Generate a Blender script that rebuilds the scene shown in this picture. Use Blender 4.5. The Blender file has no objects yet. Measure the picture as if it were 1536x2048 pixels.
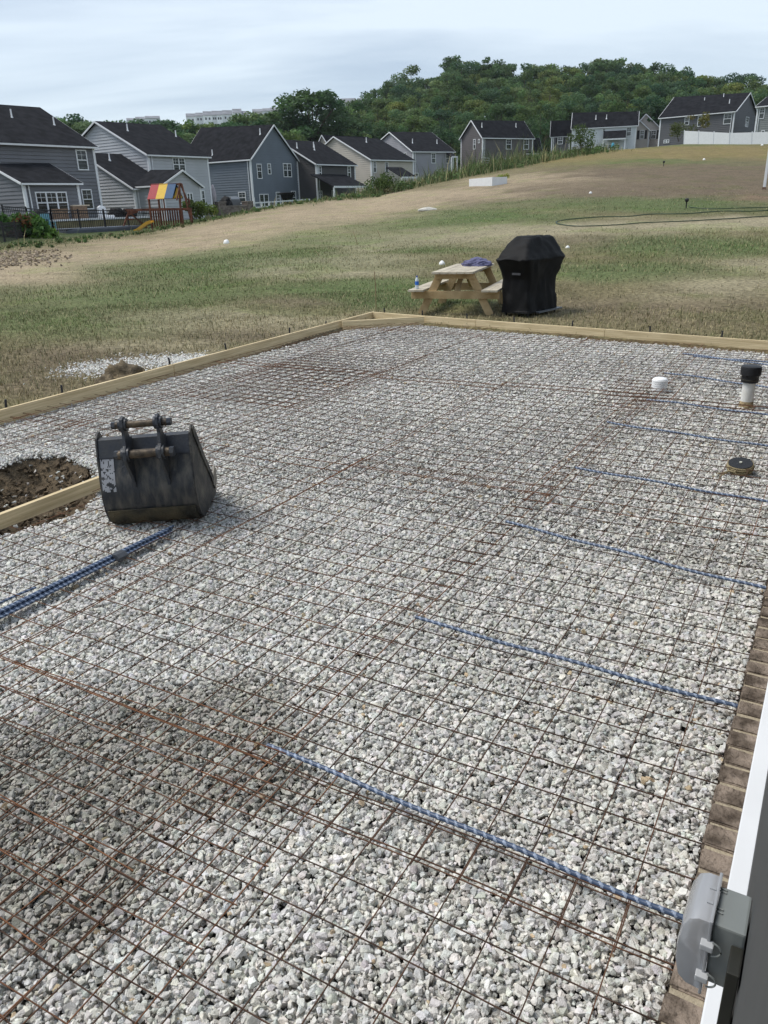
import bpy, bmesh, math, random
import numpy as np
from mathutils import Matrix, Vector, noise as mnoise

sc = bpy.context.scene
COL = sc.collection
rng = np.random.default_rng(7)
random.seed(7)

# ------------------------------------------------------------------ camera
F, PI_, RO, YA = 1550.0, .377585470, -.0310177832, .532095719
CAM = np.array([.104, 0.0, 1.889])
fw = np.array([-math.sin(YA)*math.cos(PI_), math.cos(YA)*math.cos(PI_), -math.sin(PI_)])
_rt0 = np.array([math.cos(YA), math.sin(YA), 0.0]); _up0 = np.cross(_rt0, fw)
rt = math.cos(RO)*_rt0 + math.sin(RO)*_up0
up = -math.sin(RO)*_rt0 + math.cos(RO)*_up0
cd = bpy.data.cameras.new("camera"); cam = bpy.data.objects.new("camera", cd); COL.objects.link(cam)
cd.sensor_fit = 'VERTICAL'; cd.sensor_height = 36.0; cd.sensor_width = 27.0
cd.lens = F/2048*36; cd.clip_start = .01; cd.clip_end = 6000
M = Matrix(((rt[0], up[0], -fw[0], CAM[0]), (rt[1], up[1], -fw[1], CAM[1]), (rt[2], up[2], -fw[2], CAM[2]), (0, 0, 0, 1)))
cam.matrix_world = M
sc.camera = cam
sc.render.resolution_x = 768; sc.render.resolution_y = 1024
sc.view_settings.view_transform = 'Standard'; sc.view_settings.look = 'None'
sc.view_settings.exposure = 1.02; sc.view_settings.gamma = 1
sc.view_settings.use_curve_mapping = False

# ------------------------------------------------------------------ world: overcast daylight
SUN_EL, SUN_AZ = math.radians(58), math.radians(200)     # azimuth of the sun, counted from +X
world = bpy.data.worlds.new("World"); sc.world = world; world.use_nodes = True
nt = world.node_tree; nt.nodes.clear()
def N(tree, typ, **kw):
    n = tree.nodes.new(typ)
    for k, v in kw.items(): setattr(n, k, v)
    return n
out = N(nt, 'ShaderNodeOutputWorld'); bg = N(nt, 'ShaderNodeBackground'); bg.inputs[1].default_value = .1
sky = N(nt, 'ShaderNodeTexSky'); sky.sky_type = 'NISHITA'; sky.sun_disc = False
sky.sun_elevation = SUN_EL; sky.sun_rotation = math.pi/2 - SUN_AZ; sky.air_density = 1.0; sky.dust_density = 2.0
tc = N(nt, 'ShaderNodeTexCoord'); sep = N(nt, 'ShaderNodeSeparateXYZ'); nt.links.new(tc.outputs['Generated'], sep.inputs[0])
# project the direction on a cloud ceiling so that the streaks flatten towards the horizon
zz = N(nt, 'ShaderNodeMath', operation='MAXIMUM'); nt.links.new(sep.outputs[2], zz.inputs[0]); zz.inputs[1].default_value = 0.0
za = N(nt, 'ShaderNodeMath', operation='ADD'); nt.links.new(zz.outputs[0], za.inputs[0]); za.inputs[1].default_value = .16
dx = N(nt, 'ShaderNodeMath', operation='DIVIDE'); nt.links.new(sep.outputs[0], dx.inputs[0]); nt.links.new(za.outputs[0], dx.inputs[1])
dy = N(nt, 'ShaderNodeMath', operation='DIVIDE'); nt.links.new(sep.outputs[1], dy.inputs[0]); nt.links.new(za.outputs[0], dy.inputs[1])
cb = N(nt, 'ShaderNodeCombineXYZ'); nt.links.new(dx.outputs[0], cb.inputs[0]); nt.links.new(dy.outputs[0], cb.inputs[1])
mp0 = N(nt, 'ShaderNodeMapping'); mp0.inputs['Rotation'].default_value = (0, 0, -YA); nt.links.new(cb.outputs[0], mp0.inputs[0])
mpn = N(nt, 'ShaderNodeMapping'); mpn.inputs['Scale'].default_value = (.45, 1.15, 1); mpn.inputs['Location'].default_value = (3.1, 1.7, 0); nt.links.new(mp0.outputs[0], mpn.inputs[0])
n1 = N(nt, 'ShaderNodeTexNoise'); n1.inputs['Scale'].default_value = .95; n1.inputs['Detail'].default_value = 6; n1.inputs['Roughness'].default_value = .52
n1.inputs['Distortion'].default_value = .5
nt.links.new(mpn.outputs[0], n1.inputs['Vector'])
cr = N(nt, 'ShaderNodeValToRGB'); nt.links.new(n1.outputs[0], cr.inputs[0])
cr.color_ramp.elements[0].position = .40; cr.color_ramp.elements[0].color = (1.95, 2.45, 3.25, 1)
cr.color_ramp.elements[1].position = .62; cr.color_ramp.elements[1].color = (4.3, 4.8, 5.3, 1)
# paler towards the horizon
hz = N(nt, 'ShaderNodeMapRange'); nt.links.new(sep.outputs[2], hz.inputs[0]); hz.inputs[1].default_value = 0.02; hz.inputs[2].default_value = .24
hz.inputs[3].default_value = .75; hz.inputs[4].default_value = 0.0
mh = N(nt, 'ShaderNodeMix', data_type='RGBA'); nt.links.new(hz.outputs[0], mh.inputs[0]); nt.links.new(cr.outputs[0], mh.inputs[6])
mh.inputs[7].default_value = (3.95, 4.65, 5.15, 1)
mx = N(nt, 'ShaderNodeMix', data_type='RGBA'); mx.inputs[0].default_value = .86
nt.links.new(sky.outputs[0], mx.inputs[6]); nt.links.new(mh.outputs[2], mx.inputs[7])
nt.links.new(mx.outputs[2], bg.inputs[0]); nt.links.new(bg.outputs[0], out.inputs[0])

sd = bpy.data.lights.new("sun", 'SUN'); sd.energy = 1.6; sd.angle = math.radians(24); sd.color = (1, .965, .91)
sun = bpy.data.objects.new("sun", sd); COL.objects.link(sun)
_sv = Vector((math.cos(SUN_EL)*math.cos(SUN_AZ), math.cos(SUN_EL)*math.sin(SUN_AZ), math.sin(SUN_EL)))
sun.rotation_euler = _sv.to_track_quat('Z', 'Y').to_euler()

# ------------------------------------------------------------------ helpers: survey
def ray(x, y): return fw + rt*(x-768)/F - up*(y-1024)/F
def gz(x, y, z=0.0):
    d = ray(x, y); return CAM + d*(z-CAM[2])/d[2]
def gr(x, y, r):
    d = ray(x, y); return CAM + d*r/math.hypot(d[0], d[1])
def elev(x, y):
    d = ray(x, y); return d[2]/math.hypot(d[0], d[1])
def hitv(px, A, th):
    n = np.array([-math.sin(th), math.cos(th), 0]); d = ray(*px); t = ((A-CAM)@n)/(d@n); return CAM+d*t
def hitp(px, A, n):
    d = ray(*px); t = ((A-CAM)@n)/(d@n); return CAM+d*t
def azr(x, y): d = ray(x, y); return math.degrees(math.atan2(d[1], d[0]))

# ------------------------------------------------------------------ helpers: things and parts
def wl(o):
    v = Vector((0, 0, 0))
    while o is not None: v += o.location; o = o.parent
    return v
def tag(o, label=None, cat=None, group=None, kind=None):
    if label: o['label'] = label
    if cat: o['category'] = cat
    if group: o['group'] = group
    if kind: o['kind'] = kind
    return o
def thing(name, loc, label, cat, group=None):
    o = bpy.data.objects.new(name, None); o.empty_display_size = .2; COL.objects.link(o); o.location = Vector(loc)
    return tag(o, label, cat, group)
def link_mesh(name, me, parent=None):
    o = bpy.data.objects.new(name, me); COL.objects.link(o)
    if parent is not None: o.parent = parent
    return o
class MB:
    def __init__(s): s.v = []; s.f = []
    def add(s, vs, fs):
        b = len(s.v); s.v += [tuple(map(float, p)) for p in vs]; s.f += [tuple(i+b for i in f) for f in fs]; return s
    def hexa(s, p):      # 8 points: bottom 4 ccw, top 4 ccw
        return s.add(p, [(3, 2, 1, 0), (4, 5, 6, 7), (0, 1, 5, 4), (1, 2, 6, 5), (2, 3, 7, 6), (3, 0, 4, 7)])
    def box(s, lo, hi):
        x0, y0, z0 = lo; x1, y1, z1 = hi
        return s.hexa([(x0, y0, z0), (x1, y0, z0), (x1, y1, z0), (x0, y1, z0), (x0, y0, z1), (x1, y0, z1), (x1, y1, z1), (x0, y1, z1)])
    def obox(s, O, a, b, c):   # origin corner + three edge vectors
        O, a, b, c = map(lambda q: np.array(q, float), (O, a, b, c))
        return s.hexa([O, O+a, O+a+b, O+b, O+c, O+a+c, O+a+b+c, O+b+c])
    def beam(s, p, q, w, h, upv=(0, 0, 1)):   # centred rectangular bar
        p, q = np.array(p, float), np.array(q, float); d = q-p; L = np.linalg.norm(d); d = d/L
        u = np.array(upv, float); sd_ = np.cross(d, u)
        if np.linalg.norm(sd_) < 1e-4: sd_ = np.cross(d, (1, 0, 0))
        sd_ = sd_/np.linalg.norm(sd_); u = np.cross(sd_, d)
        return s.obox(p - sd_*w/2 - u*h/2, sd_*w, d*L, u*h)
    def tube(s, pts, r, n=8, cap=True):
        pts = [np.array(p, float) for p in pts]; m = len(pts); rs = r if hasattr(r, '__len__') else [r]*m
        d0 = pts[1]-pts[0]; ref = np.array([0, 0, 1.]) if abs(d0[2]) < .9*np.linalg.norm(d0) else np.array([1., 0, 0])
        vs = []
        for i, p in enumerate(pts):
            d = pts[min(i+1, m-1)]-pts[max(i-1, 0)]; d = d/(np.linalg.norm(d)+1e-12)
            a = np.cross(d, ref); a /= np.linalg.norm(a)+1e-12; b = np.cross(d, a)
            for k in range(n):
                t = 2*math.pi*k/n; vs.append(p + rs[i]*(math.cos(t)*a + math.sin(t)*b))
        fs = [(i*n+k, i*n+(k+1) % n, (i+1)*n+(k+1) % n, (i+1)*n+k) for i in range(m-1) for k in range(n)]
        if cap: fs += [tuple(range(n))[::-1], tuple(range((m-1)*n, m*n))]
        return s.add(vs, fs)
    def lathe(s, prof, c, n=20):   # prof: (r,z) list
        vs = []; m = len(prof)
        for r, z in prof:
            for k in range(n):
                t = 2*math.pi*k/n; vs.append((c[0]+r*math.cos(t), c[1]+r*math.sin(t), c[2]+z))
        fs = [(i*n+k, i*n+(k+1) % n, (i+1)*n+(k+1) % n, (i+1)*n+k) for i in range(m-1) for k in range(n)]
        fs += [tuple(range(n))[::-1], tuple(range((m-1)*n, m*n))]
        return s.add(vs, fs)
    def prism(s, poly, ext):
        poly = [np.array(p, float) for p in poly]; n = len(poly); e = np.array(ext, float)
        vs = poly + [p+e for p in poly]
        fs = [tuple(range(n))[::-1], tuple(range(n, 2*n))] + [(i, (i+1) % n, n+(i+1) % n, n+i) for i in range(n)]
        return s.add(vs, fs)
    def build(s, name, mt, parent=None, smooth=False, bevel=0, label=None):
        o_ = wl(parent)
        me = bpy.data.meshes.new(name)
        me.from_pydata([(x-o_.x, y-o_.y, z-o_.z) for x, y, z in s.v], [], s.f)
        bm = bmesh.new(); bm.from_mesh(me); bmesh.ops.recalc_face_normals(bm, faces=bm.faces)
        if bevel:
            bmesh.ops.bevel(bm, geom=[e for e in bm.edges if len(e.link_faces) == 2 and e.calc_face_angle(0) > .6], offset=bevel, segments=2, affect='EDGES', profile=.6, clamp_overlap=True)
        bm.to_mesh(me); bm.free()
        if smooth:
            me.polygons.foreach_set('use_smooth', [True]*len(me.polygons))
            try: me.set_sharp_from_angle(angle=math.radians(40))
            except Exception: pass
        me.materials.append(mt)
        o = link_mesh(name, me, parent)
        if label: o['label'] = label
        return o
def fast_mesh(name, V, Fc, mt, attr=None, attrname='tone', dom='FACE', smooth=False, parent=None):
    """V (n,3), Fc (m,k) arrays"""
    me = bpy.data.meshes.new(name); nv, (nf, k) = len(V), Fc.shape
    me.vertices.add(nv); me.vertices.foreach_set('co', np.ascontiguousarray(V, np.float32).ravel())
    me.loops.add(nf*k); me.loops.foreach_set('vertex_index', np.ascontiguousarray(Fc, np.int32).ravel())
    me.polygons.add(nf); me.polygons.foreach_set('loop_start', np.arange(0, nf*k, k, dtype=np.int32))
    try: me.polygons.foreach_set('loop_total', np.full(nf, k, np.int32))
    except Exception: pass
    me.polygons.foreach_set('use_smooth', np.full(nf, bool(smooth)))
    me.update(calc_edges=True)
    if attr is not None:
        if attr.ndim == 1:
            a = me.attributes.new(attrname, 'FLOAT', dom); a.data.foreach_set('value', attr.astype(np.float32))
        else:
            a = me.attributes.new(attrname, 'FLOAT_COLOR', dom)
            c4 = np.ones((len(attr), 4), np.float32); c4[:, :3] = attr; a.data.foreach_set('color', c4.ravel())
    me.materials.append(mt)
    return link_mesh(name, me, parent)

# ------------------------------------------------------------------ materials
MATS = {}
def mat(name, col, rough=.7, var=.12, scale=6.0, bump=0.0, bscale=40.0, metal=0.0, spec=.35, col2=None, coord='Object', stretch=(1, 1, 1), detail=5.0, trans=0.0, rnd=0.0, lo=.35, hi=.65):
    """base colour varied by noise between col*(1-var) and col*(1+var), or towards col2"""
    if name in MATS: return MATS[name]
    m = bpy.data.materials.new(name); m.use_nodes = True; t = m.node_tree; b = t.nodes['Principled BSDF']
    b.inputs['Roughness'].default_value = rough; b.inputs['Metallic'].default_value = metal; b.inputs['Specular IOR Level'].default_value = spec
    tcn = N(t, 'ShaderNodeTexCoord'); mp = N(t, 'ShaderNodeMapping'); mp.inputs['Scale'].default_value = stretch
    t.links.new(tcn.outputs[coord], mp.inputs[0])
    nz = N(t, 'ShaderNodeTexNoise'); nz.inputs['Scale'].default_value = scale; nz.inputs['Detail'].default_value = detail
    t.links.new(mp.outputs[0], nz.inputs['Vector'])
    rp = N(t, 'ShaderNodeValToRGB'); rp.color_ramp.elements[0].position = lo; rp.color_ramp.elements[1].position = hi
    c = np.array(col, float)
    c1 = np.clip(c*(1-var), 0, 1); c2 = np.clip(c*(1+var), 0, 1) if col2 is None else np.array(col2, float)
    rp.color_ramp.elements[0].color = (*c1, 1); rp.color_ramp.elements[1].color = (*c2, 1)
    t.links.new(nz.outputs[0], rp.inputs[0]); src = rp.outputs[0]
    if rnd:
        oi = N(t, 'ShaderNodeObjectInfo'); mr = N(t, 'ShaderNodeMapRange'); mr.inputs[3].default_value = 1-rnd; mr.inputs[4].default_value = 1+rnd
        t.links.new(oi.outputs['Random'], mr.inputs[0])
        vm = N(t, 'ShaderNodeVectorMath', operation='SCALE'); t.links.new(src, vm.inputs[0]); t.links.new(mr.outputs[0], vm.inputs['Scale']); src = vm.outputs[0]
    t.links.new(src, b.inputs['Base Color'])
    if bump:
        nb = N(t, 'ShaderNodeTexNoise'); nb.inputs['Scale'].default_value = bscale; nb.inputs['Detail'].default_value = 4
        t.links.new(mp.outputs[0], nb.inputs['Vector'])
        bp = N(t, 'ShaderNodeBump'); bp.inputs['Strength'].default_value = bump; bp.inputs['Distance'].default_value = .02
        t.links.new(nb.outputs[0], bp.inputs['Height']); t.links.new(bp.outputs[0], b.inputs['Normal'])
    MATS[name] = m; return m
def attr_mat(name, rough=.8, attr='tone', nvar=.25, nscale=60, bump=.3, bscale=150, spec=.25, twoside=False):
    """base colour straight from a colour attribute, broken up by fine noise"""
    m = bpy.data.materials.new(name); m.use_nodes = True; t = m.node_tree; b = t.nodes['Principled BSDF']
    b.inputs['Roughness'].default_value = rough; b.inputs['Specular IOR Level'].default_value = spec
    a = N(t, 'ShaderNodeAttribute', attribute_name=attr); tcn = N(t, 'ShaderNodeTexCoord')
    nz = N(t, 'ShaderNodeTexNoise'); nz.inputs['Scale'].default_value = nscale; nz.inputs['Detail'].default_value = 5; t.links.new(tcn.outputs['Object'], nz.inputs['Vector'])
    mr = N(t, 'ShaderNodeMapRange'); mr.inputs[1].default_value = .3; mr.inputs[2].default_value = .7; mr.inputs[3].default_value = 1-nvar; mr.inputs[4].default_value = 1+nvar
    t.links.new(nz.outputs[0], mr.inputs[0])
    vm = N(t, 'ShaderNodeVectorMath', operation='SCALE'); t.links.new(a.outputs['Color'], vm.inputs[0]); t.links.new(mr.outputs[0], vm.inputs['Scale'])
    t.links.new(vm.outputs[0], b.inputs['Base Color'])
    if bump:
        nb = N(t, 'ShaderNodeTexNoise'); nb.inputs['Scale'].default_value = bscale; nb.inputs['Detail'].default_value = 4; t.links.new(tcn.outputs['Object'], nb.inputs['Vector'])
        bp = N(t, 'ShaderNodeBump'); bp.inputs['Strength'].default_value = bump; bp.inputs['Distance'].default_value = .02
        t.links.new(nb.outputs[0], bp.inputs['Height']); t.links.new(bp.outputs[0], b.inputs['Normal'])
    return m

def vnoise(x, y, s=1.0, seed=0):
    """smooth value noise, arrays in, 0..1 out"""
    x = np.asarray(x, float)*s + seed*17.31; y = np.asarray(y, float)*s + seed*9.77
    xi = np.floor(x); yi = np.floor(y); fx = x-xi; fy = y-yi; fx = fx*fx*(3-2*fx); fy = fy*fy*(3-2*fy)
    def h(a, b):
        t = np.sin(a*127.1 + b*311.7 + seed*3.3)*43758.5453; return t-np.floor(t)
    return (h(xi, yi)*(1-fx)+h(xi+1, yi)*fx)*(1-fy) + (h(xi, yi+1)*(1-fx)+h(xi+1, yi+1)*fx)*fy
def fbm(x, y, s=1.0, seed=0, o=4):
    v = 0; a = .5; t = 0
    for i in range(o): v = v + a*vnoise(x, y, s*2**i, seed+i); t += a; a *= .5
    return v/t
def sstep(a, b, x): t = np.clip((x-a)/(b-a), 0, 1); return t*t*(3-2*t)

# ------------------------------------------------------------------ terrain
K_AZ = np.array([60, 85, 95.6, 100.4, 105.5, 108.7, 112, 116.7, 120.8, 125.9, 131.7, 135.7, 141.2, 145, 160, 200.])
K_RC = np.array([100, 100, 100, 100, 95, 90, 85, 80, 75, 68, 62, 58, 52, 47, 44, 44.])
K_EL = np.array([.03, .044, .0481, .0523, .0493, .0432, .0346, .0226, .0099, .0045, -.0111, -.0222, -.0290, -.0330, -.036, -.036])
K_ZC = 1.889 + K_EL*K_RC
K_RH = np.array([148, 148, 148, 148, 155, 150, 142, 137, 117, 100, 92, 84, 75, 68, 66, 66.])
K_ZH = np.array([7.9, 7.9, 7.9, 7.9, 8, 7.6, 5.9, 3.4, 1.7, 1.2, 1.2, 1.2, 1.3, 1.3, 1.2, 1.])
SKY_X = np.array([545, 600, 680, 740, 790, 822, 850, 905, 940, 975, 1050, 1120, 1200, 1270, 1305, 1345, 1388, 1425, 1455, 1490, 1536])
SKY_Y = np.array([250, 246, 216, 190, 165, 140, 155, 120, 124, 122, 127, 130, 120, 128, 124, 140, 134, 155, 163, 150, 170])
_ha = np.array([azr(x, y) for x, y in zip(SKY_X, SKY_Y)])[::-1]
_hz = np.array([1.889 + elev(x, y)*300 - 17 for x, y in zip(SKY_X, SKY_Y)])[::-1]
def terr(x, y):
    x = np.asarray(x, float); y = np.asarray(y, float)
    dx_, dy_ = x-CAM[0], y-CAM[1]; r = np.hypot(dx_, dy_); az = np.degrees(np.arctan2(dy_, dx_)); az = np.where(az < -30, az+360, az)
    az = np.where(az > 200, 200, np.where(az < 60, 60, az))
    rc = np.interp(az, K_AZ, K_RC); zc = np.interp(az, K_AZ, K_ZC); rh = np.interp(az, K_AZ, K_RH); zh = np.interp(az, K_AZ, K_ZH)
    z300 = np.interp(az, np.concatenate([_ha, [_ha[-1]+3, 200]]), np.concatenate([_hz, [6, 4]]))
    z600 = np.interp(az, [60, 118, 124, 128, 140, 144, 200], [30, 30, 50, 46, 42, 30, 20])
    t = np.clip((r-14.5)/(rc-14.5), 0, 1); z = zc*t**1.25
    z = np.where(r > rc, zc + (zh-zc)*sstep(0, 1, (r-rc)/(rh-rc)), z)
    z = np.where(r > rh+18, zh + (z300-zh)*np.clip((r-rh-18)/(300-rh-18), 0, 1), z)
    z = np.where(r > 300, z300 + (z600-z300)*sstep(0, 1, (r-330)/250), z)
    z = np.where(r > 620, z600*(1-sstep(650, 1400, r)), z)
    return z + .05*(fbm(x, y, .35, 3)-.5)*sstep(13, 25, r) + .5*(fbm(x, y, .08, 5)-.5)*sstep(60, 140, r)
def ont(px, py, r0=9, r1=140):
    """point where the sight line through (px,py) meets the terrain"""
    d = ray(px, py); h = math.hypot(d[0], d[1]); rs = np.geomspace(r0, r1, 3000)
    P = CAM[None] + d[None]*rs[:, None]/h; g_ = P[:, 2]-terr(P[:, 0], P[:, 1]); k = np.argmax(g_ <= 0)
    if g_[k] > 0: k = int(np.argmin(g_)); P[k, 2] = float(terr(P[k, 0], P[k, 1]))
    return P[k]

# the ground's own cover, each patch at its own place on the slope: (px,py,rx,ry,kind,strength)
PATCH = [
 (60, 545, 150, 28, 't', 1), (170, 517, 150, 20, 't', 1), (330, 492, 170, 16, 't', 1), (480, 462, 160, 17, 't', 1), (620, 433, 150, 17, 't', 1.),
 (740, 412, 140, 14, 't', 1), (850, 392, 120, 13, 't', .9), (960, 384, 110, 12, 't', .8), (1090, 358, 130, 14, 't', .55), (1240, 345, 150, 12, 'b', .8),
 (1150, 378, 220, 20, 'b', .8), (1350, 352, 200, 22, 'b', 1), (1480, 345, 120, 25, 'b', 1), (1500, 385, 90, 25, 'b', .9), (1500, 395, 50, 12, 'r', .8), (1300, 380, 180, 18, 'b', .7),
 (950, 400, 160, 10, 'b', .5), (1000, 362, 90, 9, 't', .6),
 (330, 535, 230, 26, 'g', 1), (520, 512, 200, 22, 'g', 1), (660, 478, 190, 17, 'g', .9), (800, 448, 200, 15, 'g', .9), (950, 430, 170, 11, 'g', 1), (1150, 405, 260, 13, 'g', .75), (1400, 408, 200, 12, 'g', .9),
 (560, 528, 120, 16, 's', .8), (640, 550, 130, 12, 's', .8), (760, 492, 120, 12, 's', .9), (700, 520, 110, 14, 's', .7), (860, 475, 170, 10, 's', .9), (1050, 462, 230, 10, 's', .9), (1300, 448, 260, 9, 's', 1), (1480, 442, 120, 8, 's', .9),
 (1180, 480, 130, 14, 'b', .35), (860, 500, 80, 9, 'g', .7), (740, 575, 150, 16, 'g', .8), (800, 600, 110, 14, 'g', .8), (640, 585, 130, 12, 'g', .6),
 (1380, 490, 220, 22, 'g', .9), (1250, 545, 200, 18, 'g', .6), (1500, 530, 100, 14, 's', .5), (1180, 560, 90, 12, 'g', .5), (950, 600, 90, 14, 'g', .7),
 (200, 590, 330, 26, 'g', .75), (120, 640, 220, 30, 'g', .5), (450, 640, 260, 24, 's', .45), (600, 610, 120, 16, 'b', .5), (500, 668, 160, 18, 'b', .4), (200, 720, 200, 30, 'b', .55), (80, 770, 120, 25, 'b', .5), (330, 690, 180, 16, 's', .4),
 (1300, 625, 260, 25, 'b', .35), (1450, 580, 130, 25, 's', .4), (1230, 300, 160, 12, 'o', .9), (1400, 306, 200, 12, 'o', .9), (1500, 300, 120, 12, 'o', .9), (1150, 318, 90, 9, 'o', .8), (1350, 292, 200, 5, 'g', .6),
 (1320, 322, 200, 5, 'g', .5),
]
PCOL = dict(t=(.36, .285, .195), b=(.138, .106, .075), r=(.24, .15, .10), g=(.082, .122, .043), s=(.30, .262, .175), o=(.205, .160, .070))
_pw = []
for (px, py, rx, ry, k, s) in PATCH:
    c = ont(px, py, 8)
    a = ont(px+rx, py, 8); b_ = ont(px-rx, py, 8); u = (a-b_)[:2]; ux = np.linalg.norm(u)/2
    f1 = ont(px, py-ry, 8); f2 = ont(px, py+ry, 8); v = (f1-f2)[:2]; vx = np.linalg.norm(v)/2
    _pw.append((c[:2], u/np.linalg.norm(u), ux, v/np.linalg.norm(v), vx, np.array(PCOL[k]), s))
def cover(x, y):
    """ground colour (own colour of soil, straw and grass) at world x,y"""
    x = np.asarray(x, float); y = np.asarray(y, float); r = np.hypot(x, y)
    col = np.empty(x.shape+(3,)); col[...] = (.155, .132, .072)
    n = fbm(x, y, .9, 11)[..., None]; col = col*(1+.5*(n-.5))
    W = np.ones(x.shape); acc = col.copy()
    jx = x + 1.6*(fbm(x, y, .45, 21)-.5)*np.clip(r/14, .4, 4); jy = y + 1.6*(fbm(x, y, .45, 31)-.5)*np.clip(r/14, .4, 4)
    for c, u, ux, v, vx, pc, s in _pw:
        P = np.stack([jx-c[0], jy-c[1]], -1); A = np.array([[u@u, u@v], [u@v, v@v]]); inv = np.linalg.inv(A)
        pu = P@u; pv = P@v; a = inv[0, 0]*pu+inv[0, 1]*pv; b = inv[1, 0]*pu+inv[1, 1]*pv
        q = (a/ux)**2 + (b/vx)**2; w = s*np.exp(-np.maximum(q-.15, 0)*1.6)*3.6
        W = W + w; acc = acc + pc*w[..., None]
    col = acc/W[..., None]
    m = fbm(x, y, 1.8, 41)[..., None]; m2 = fbm(x, y, 5.5, 51, 3)[..., None]
    col = col*(1+.42*(m-.5)+.30*(m2-.5))
    g = sstep(.55, .72, fbm(x, y, .8, 61))[..., None]*.35
    col = col*(1-g) + col*np.array([.72, .98, .55])*g
    # beyond the crest: yards and woodland floor
    az = np.degrees(np.arctan2(y, x-CAM[0])); rc = np.interp(az, K_AZ, K_RC); far = sstep(1.02, 1.12, r/rc)[..., None]
    col = col*(1-far) + np.array([.065, .085, .035])*(.8+.4*m)*far
    return np.clip(col, .01, .9)

azs = np.radians(np.concatenate([np.arange(-150, 84, 6.0), np.arange(84, 168, .25), np.arange(168, 210, 3.0)]))
rs = np.concatenate([[1.0], np.geomspace(3, 130, 560), np.geomspace(132, 1600, 80)])
RR, AA = np.meshgrid(rs, azs, indexing='ij')
GX = CAM[0]+RR*np.cos(AA); GY = RR*np.sin(AA); GZ = terr(GX, GY)
GZ = GZ + .018*(fbm(GX, GY, 6.0, 71, 3)-.5)*sstep(130, 20, RR)
# under the slab the soil is cut away; the cut's edge lies under the form boards
PX0, PX1, PYB = -7.02, .09, 11.9
def back_y(x): return 11.92 - .14*(x+7.0)
def inside(x, y): return np.minimum(np.minimum(x-PX0, .6-x), np.minimum(back_y(x)-y, y+3))
GZ = GZ - .45*sstep(.0, .25, inside(GX, GY)) + .02*(inside(GX, GY) < 0)*(RR < 20)
na = len(azs); nr = len(rs)
idx = np.arange(nr*na).reshape(nr, na); nx = np.roll(idx, -1, axis=1)
q = np.stack([idx[:-1], idx[1:], nx[1:], nx[:-1]], -1).reshape(-1, 4)
gcol = cover(GX, GY).reshape(-1, 3)
M_ground = attr_mat('soil_and_lawn', rough=.95, nvar=.5, nscale=14.0, bump=1.0, bscale=45, spec=.1)
ground = fast_mesh('ground', np.stack([GX, GY, GZ], -1).reshape(-1, 3), q, M_ground, gcol, 'tone', 'POINT', smooth=True)
tag(ground, kind='structure')

# ------------------------------------------------------------------ soil under the gravel, with the open hole beside the inner board
HOLE = [gz(*p)[:2] for p in [(-60, 935), (0, 925), (70, 905), (140, 905), (170, 925), (205, 950), (215, 985), (120, 1040), (0, 1075), (-60, 1095)]]
def poly_sd(x, y, poly):
    """signed distance, positive inside"""
    d = np.full(np.shape(x), 1e9); ins = np.zeros(np.shape(x), bool); n = len(poly)
    for i in range(n):
        a, b = np.array(poly[i]), np.array(poly[(i+1) % n]); e = b-a
        t = np.clip(((x-a[0])*e[0]+(y-a[1])*e[1])/(e@e), 0, 1); d = np.minimum(d, np.hypot(x-a[0]-t*e[0], y-a[1]-t*e[1]))
        c = ((a[1] > y) != (b[1] > y)); xx = a[0] + (y-a[1])*e[0]/(e[1] if abs(e[1]) > 1e-9 else 1e-9); ins ^= c & (x < xx)
    return np.where(ins, d, -d)
def hole(x, y): return poly_sd(x, y, HOLE) + .22*(fbm(x, y, 3.0, 81)-.5)
sx = np.arange(-7.0, .12, .04); sy = np.arange(-.6, 12.0, .04)
SX, SY = np.meshgrid(sx, sy, indexing='ij'); hs = hole(SX, SY)
SZ = -.05 - .22*sstep(-.02, .28, hs) + .09*(fbm(SX, SY, 7, 91)-.5)*sstep(-.15, .1, hs)
SY2 = np.minimum(SY, back_y(SX)-.01)
idx = np.arange(SX.size).reshape(SX.shape)
q = np.stack([idx[:-1, :-1], idx[1:, :-1], idx[1:, 1:], idx[:-1, 1:]], -1).reshape(-1, 4)
w_ = sstep(-.12, .05, hs)[..., None]
scol = np.array([.16, .155, .148])*(1-w_) + np.array([.105, .080, .052])*(.75+.6*fbm(SX, SY, 6, 95))[..., None]*w_
soil = fast_mesh('dirt', np.stack([SX, SY2, SZ], -1).reshape(-1, 3), q, attr_mat('dug_soil', rough=.95, nvar=.3, nscale=20, bump=1.0, bscale=60, spec=.1), scol.reshape(-1, 3), 'tone', 'POINT', True)
tag(soil, kind='structure')

# ------------------------------------------------------------------ gravel: crushed limestone, every stone real
def stone_variants(n, kmin, kmax, flat=.62):
    out_ = []
    for i in range(n):
        bm = bmesh.new()
        for j in range(random.randint(kmin, kmax)):
            v = Vector((random.gauss(0, 1), random.gauss(0, 1), random.gauss(0, 1))).normalized()*random.uniform(.85, 1.12)
            bm.verts.new((v.x*1.2, v.y*.88, v.z*flat))
        r = bmesh.ops.convex_hull(bm, input=bm.verts); bmesh.ops.delete(bm, geom=[g for g in r['geom_interior'] if isinstance(g, bmesh.types.BMVert)], context='VERTS')
        bmesh.ops.triangulate(bm, faces=bm.faces); bm.verts.index_update()
        out_.append((np.array([v.co[:] for v in bm.verts]), np.array([[v.index for v in f.verts] for f in bm.faces]))); bm.free()
    return out_
SV_near = stone_variants(30, 12, 17, .78); SV_far = stone_variants(20, 7, 9)
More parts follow.
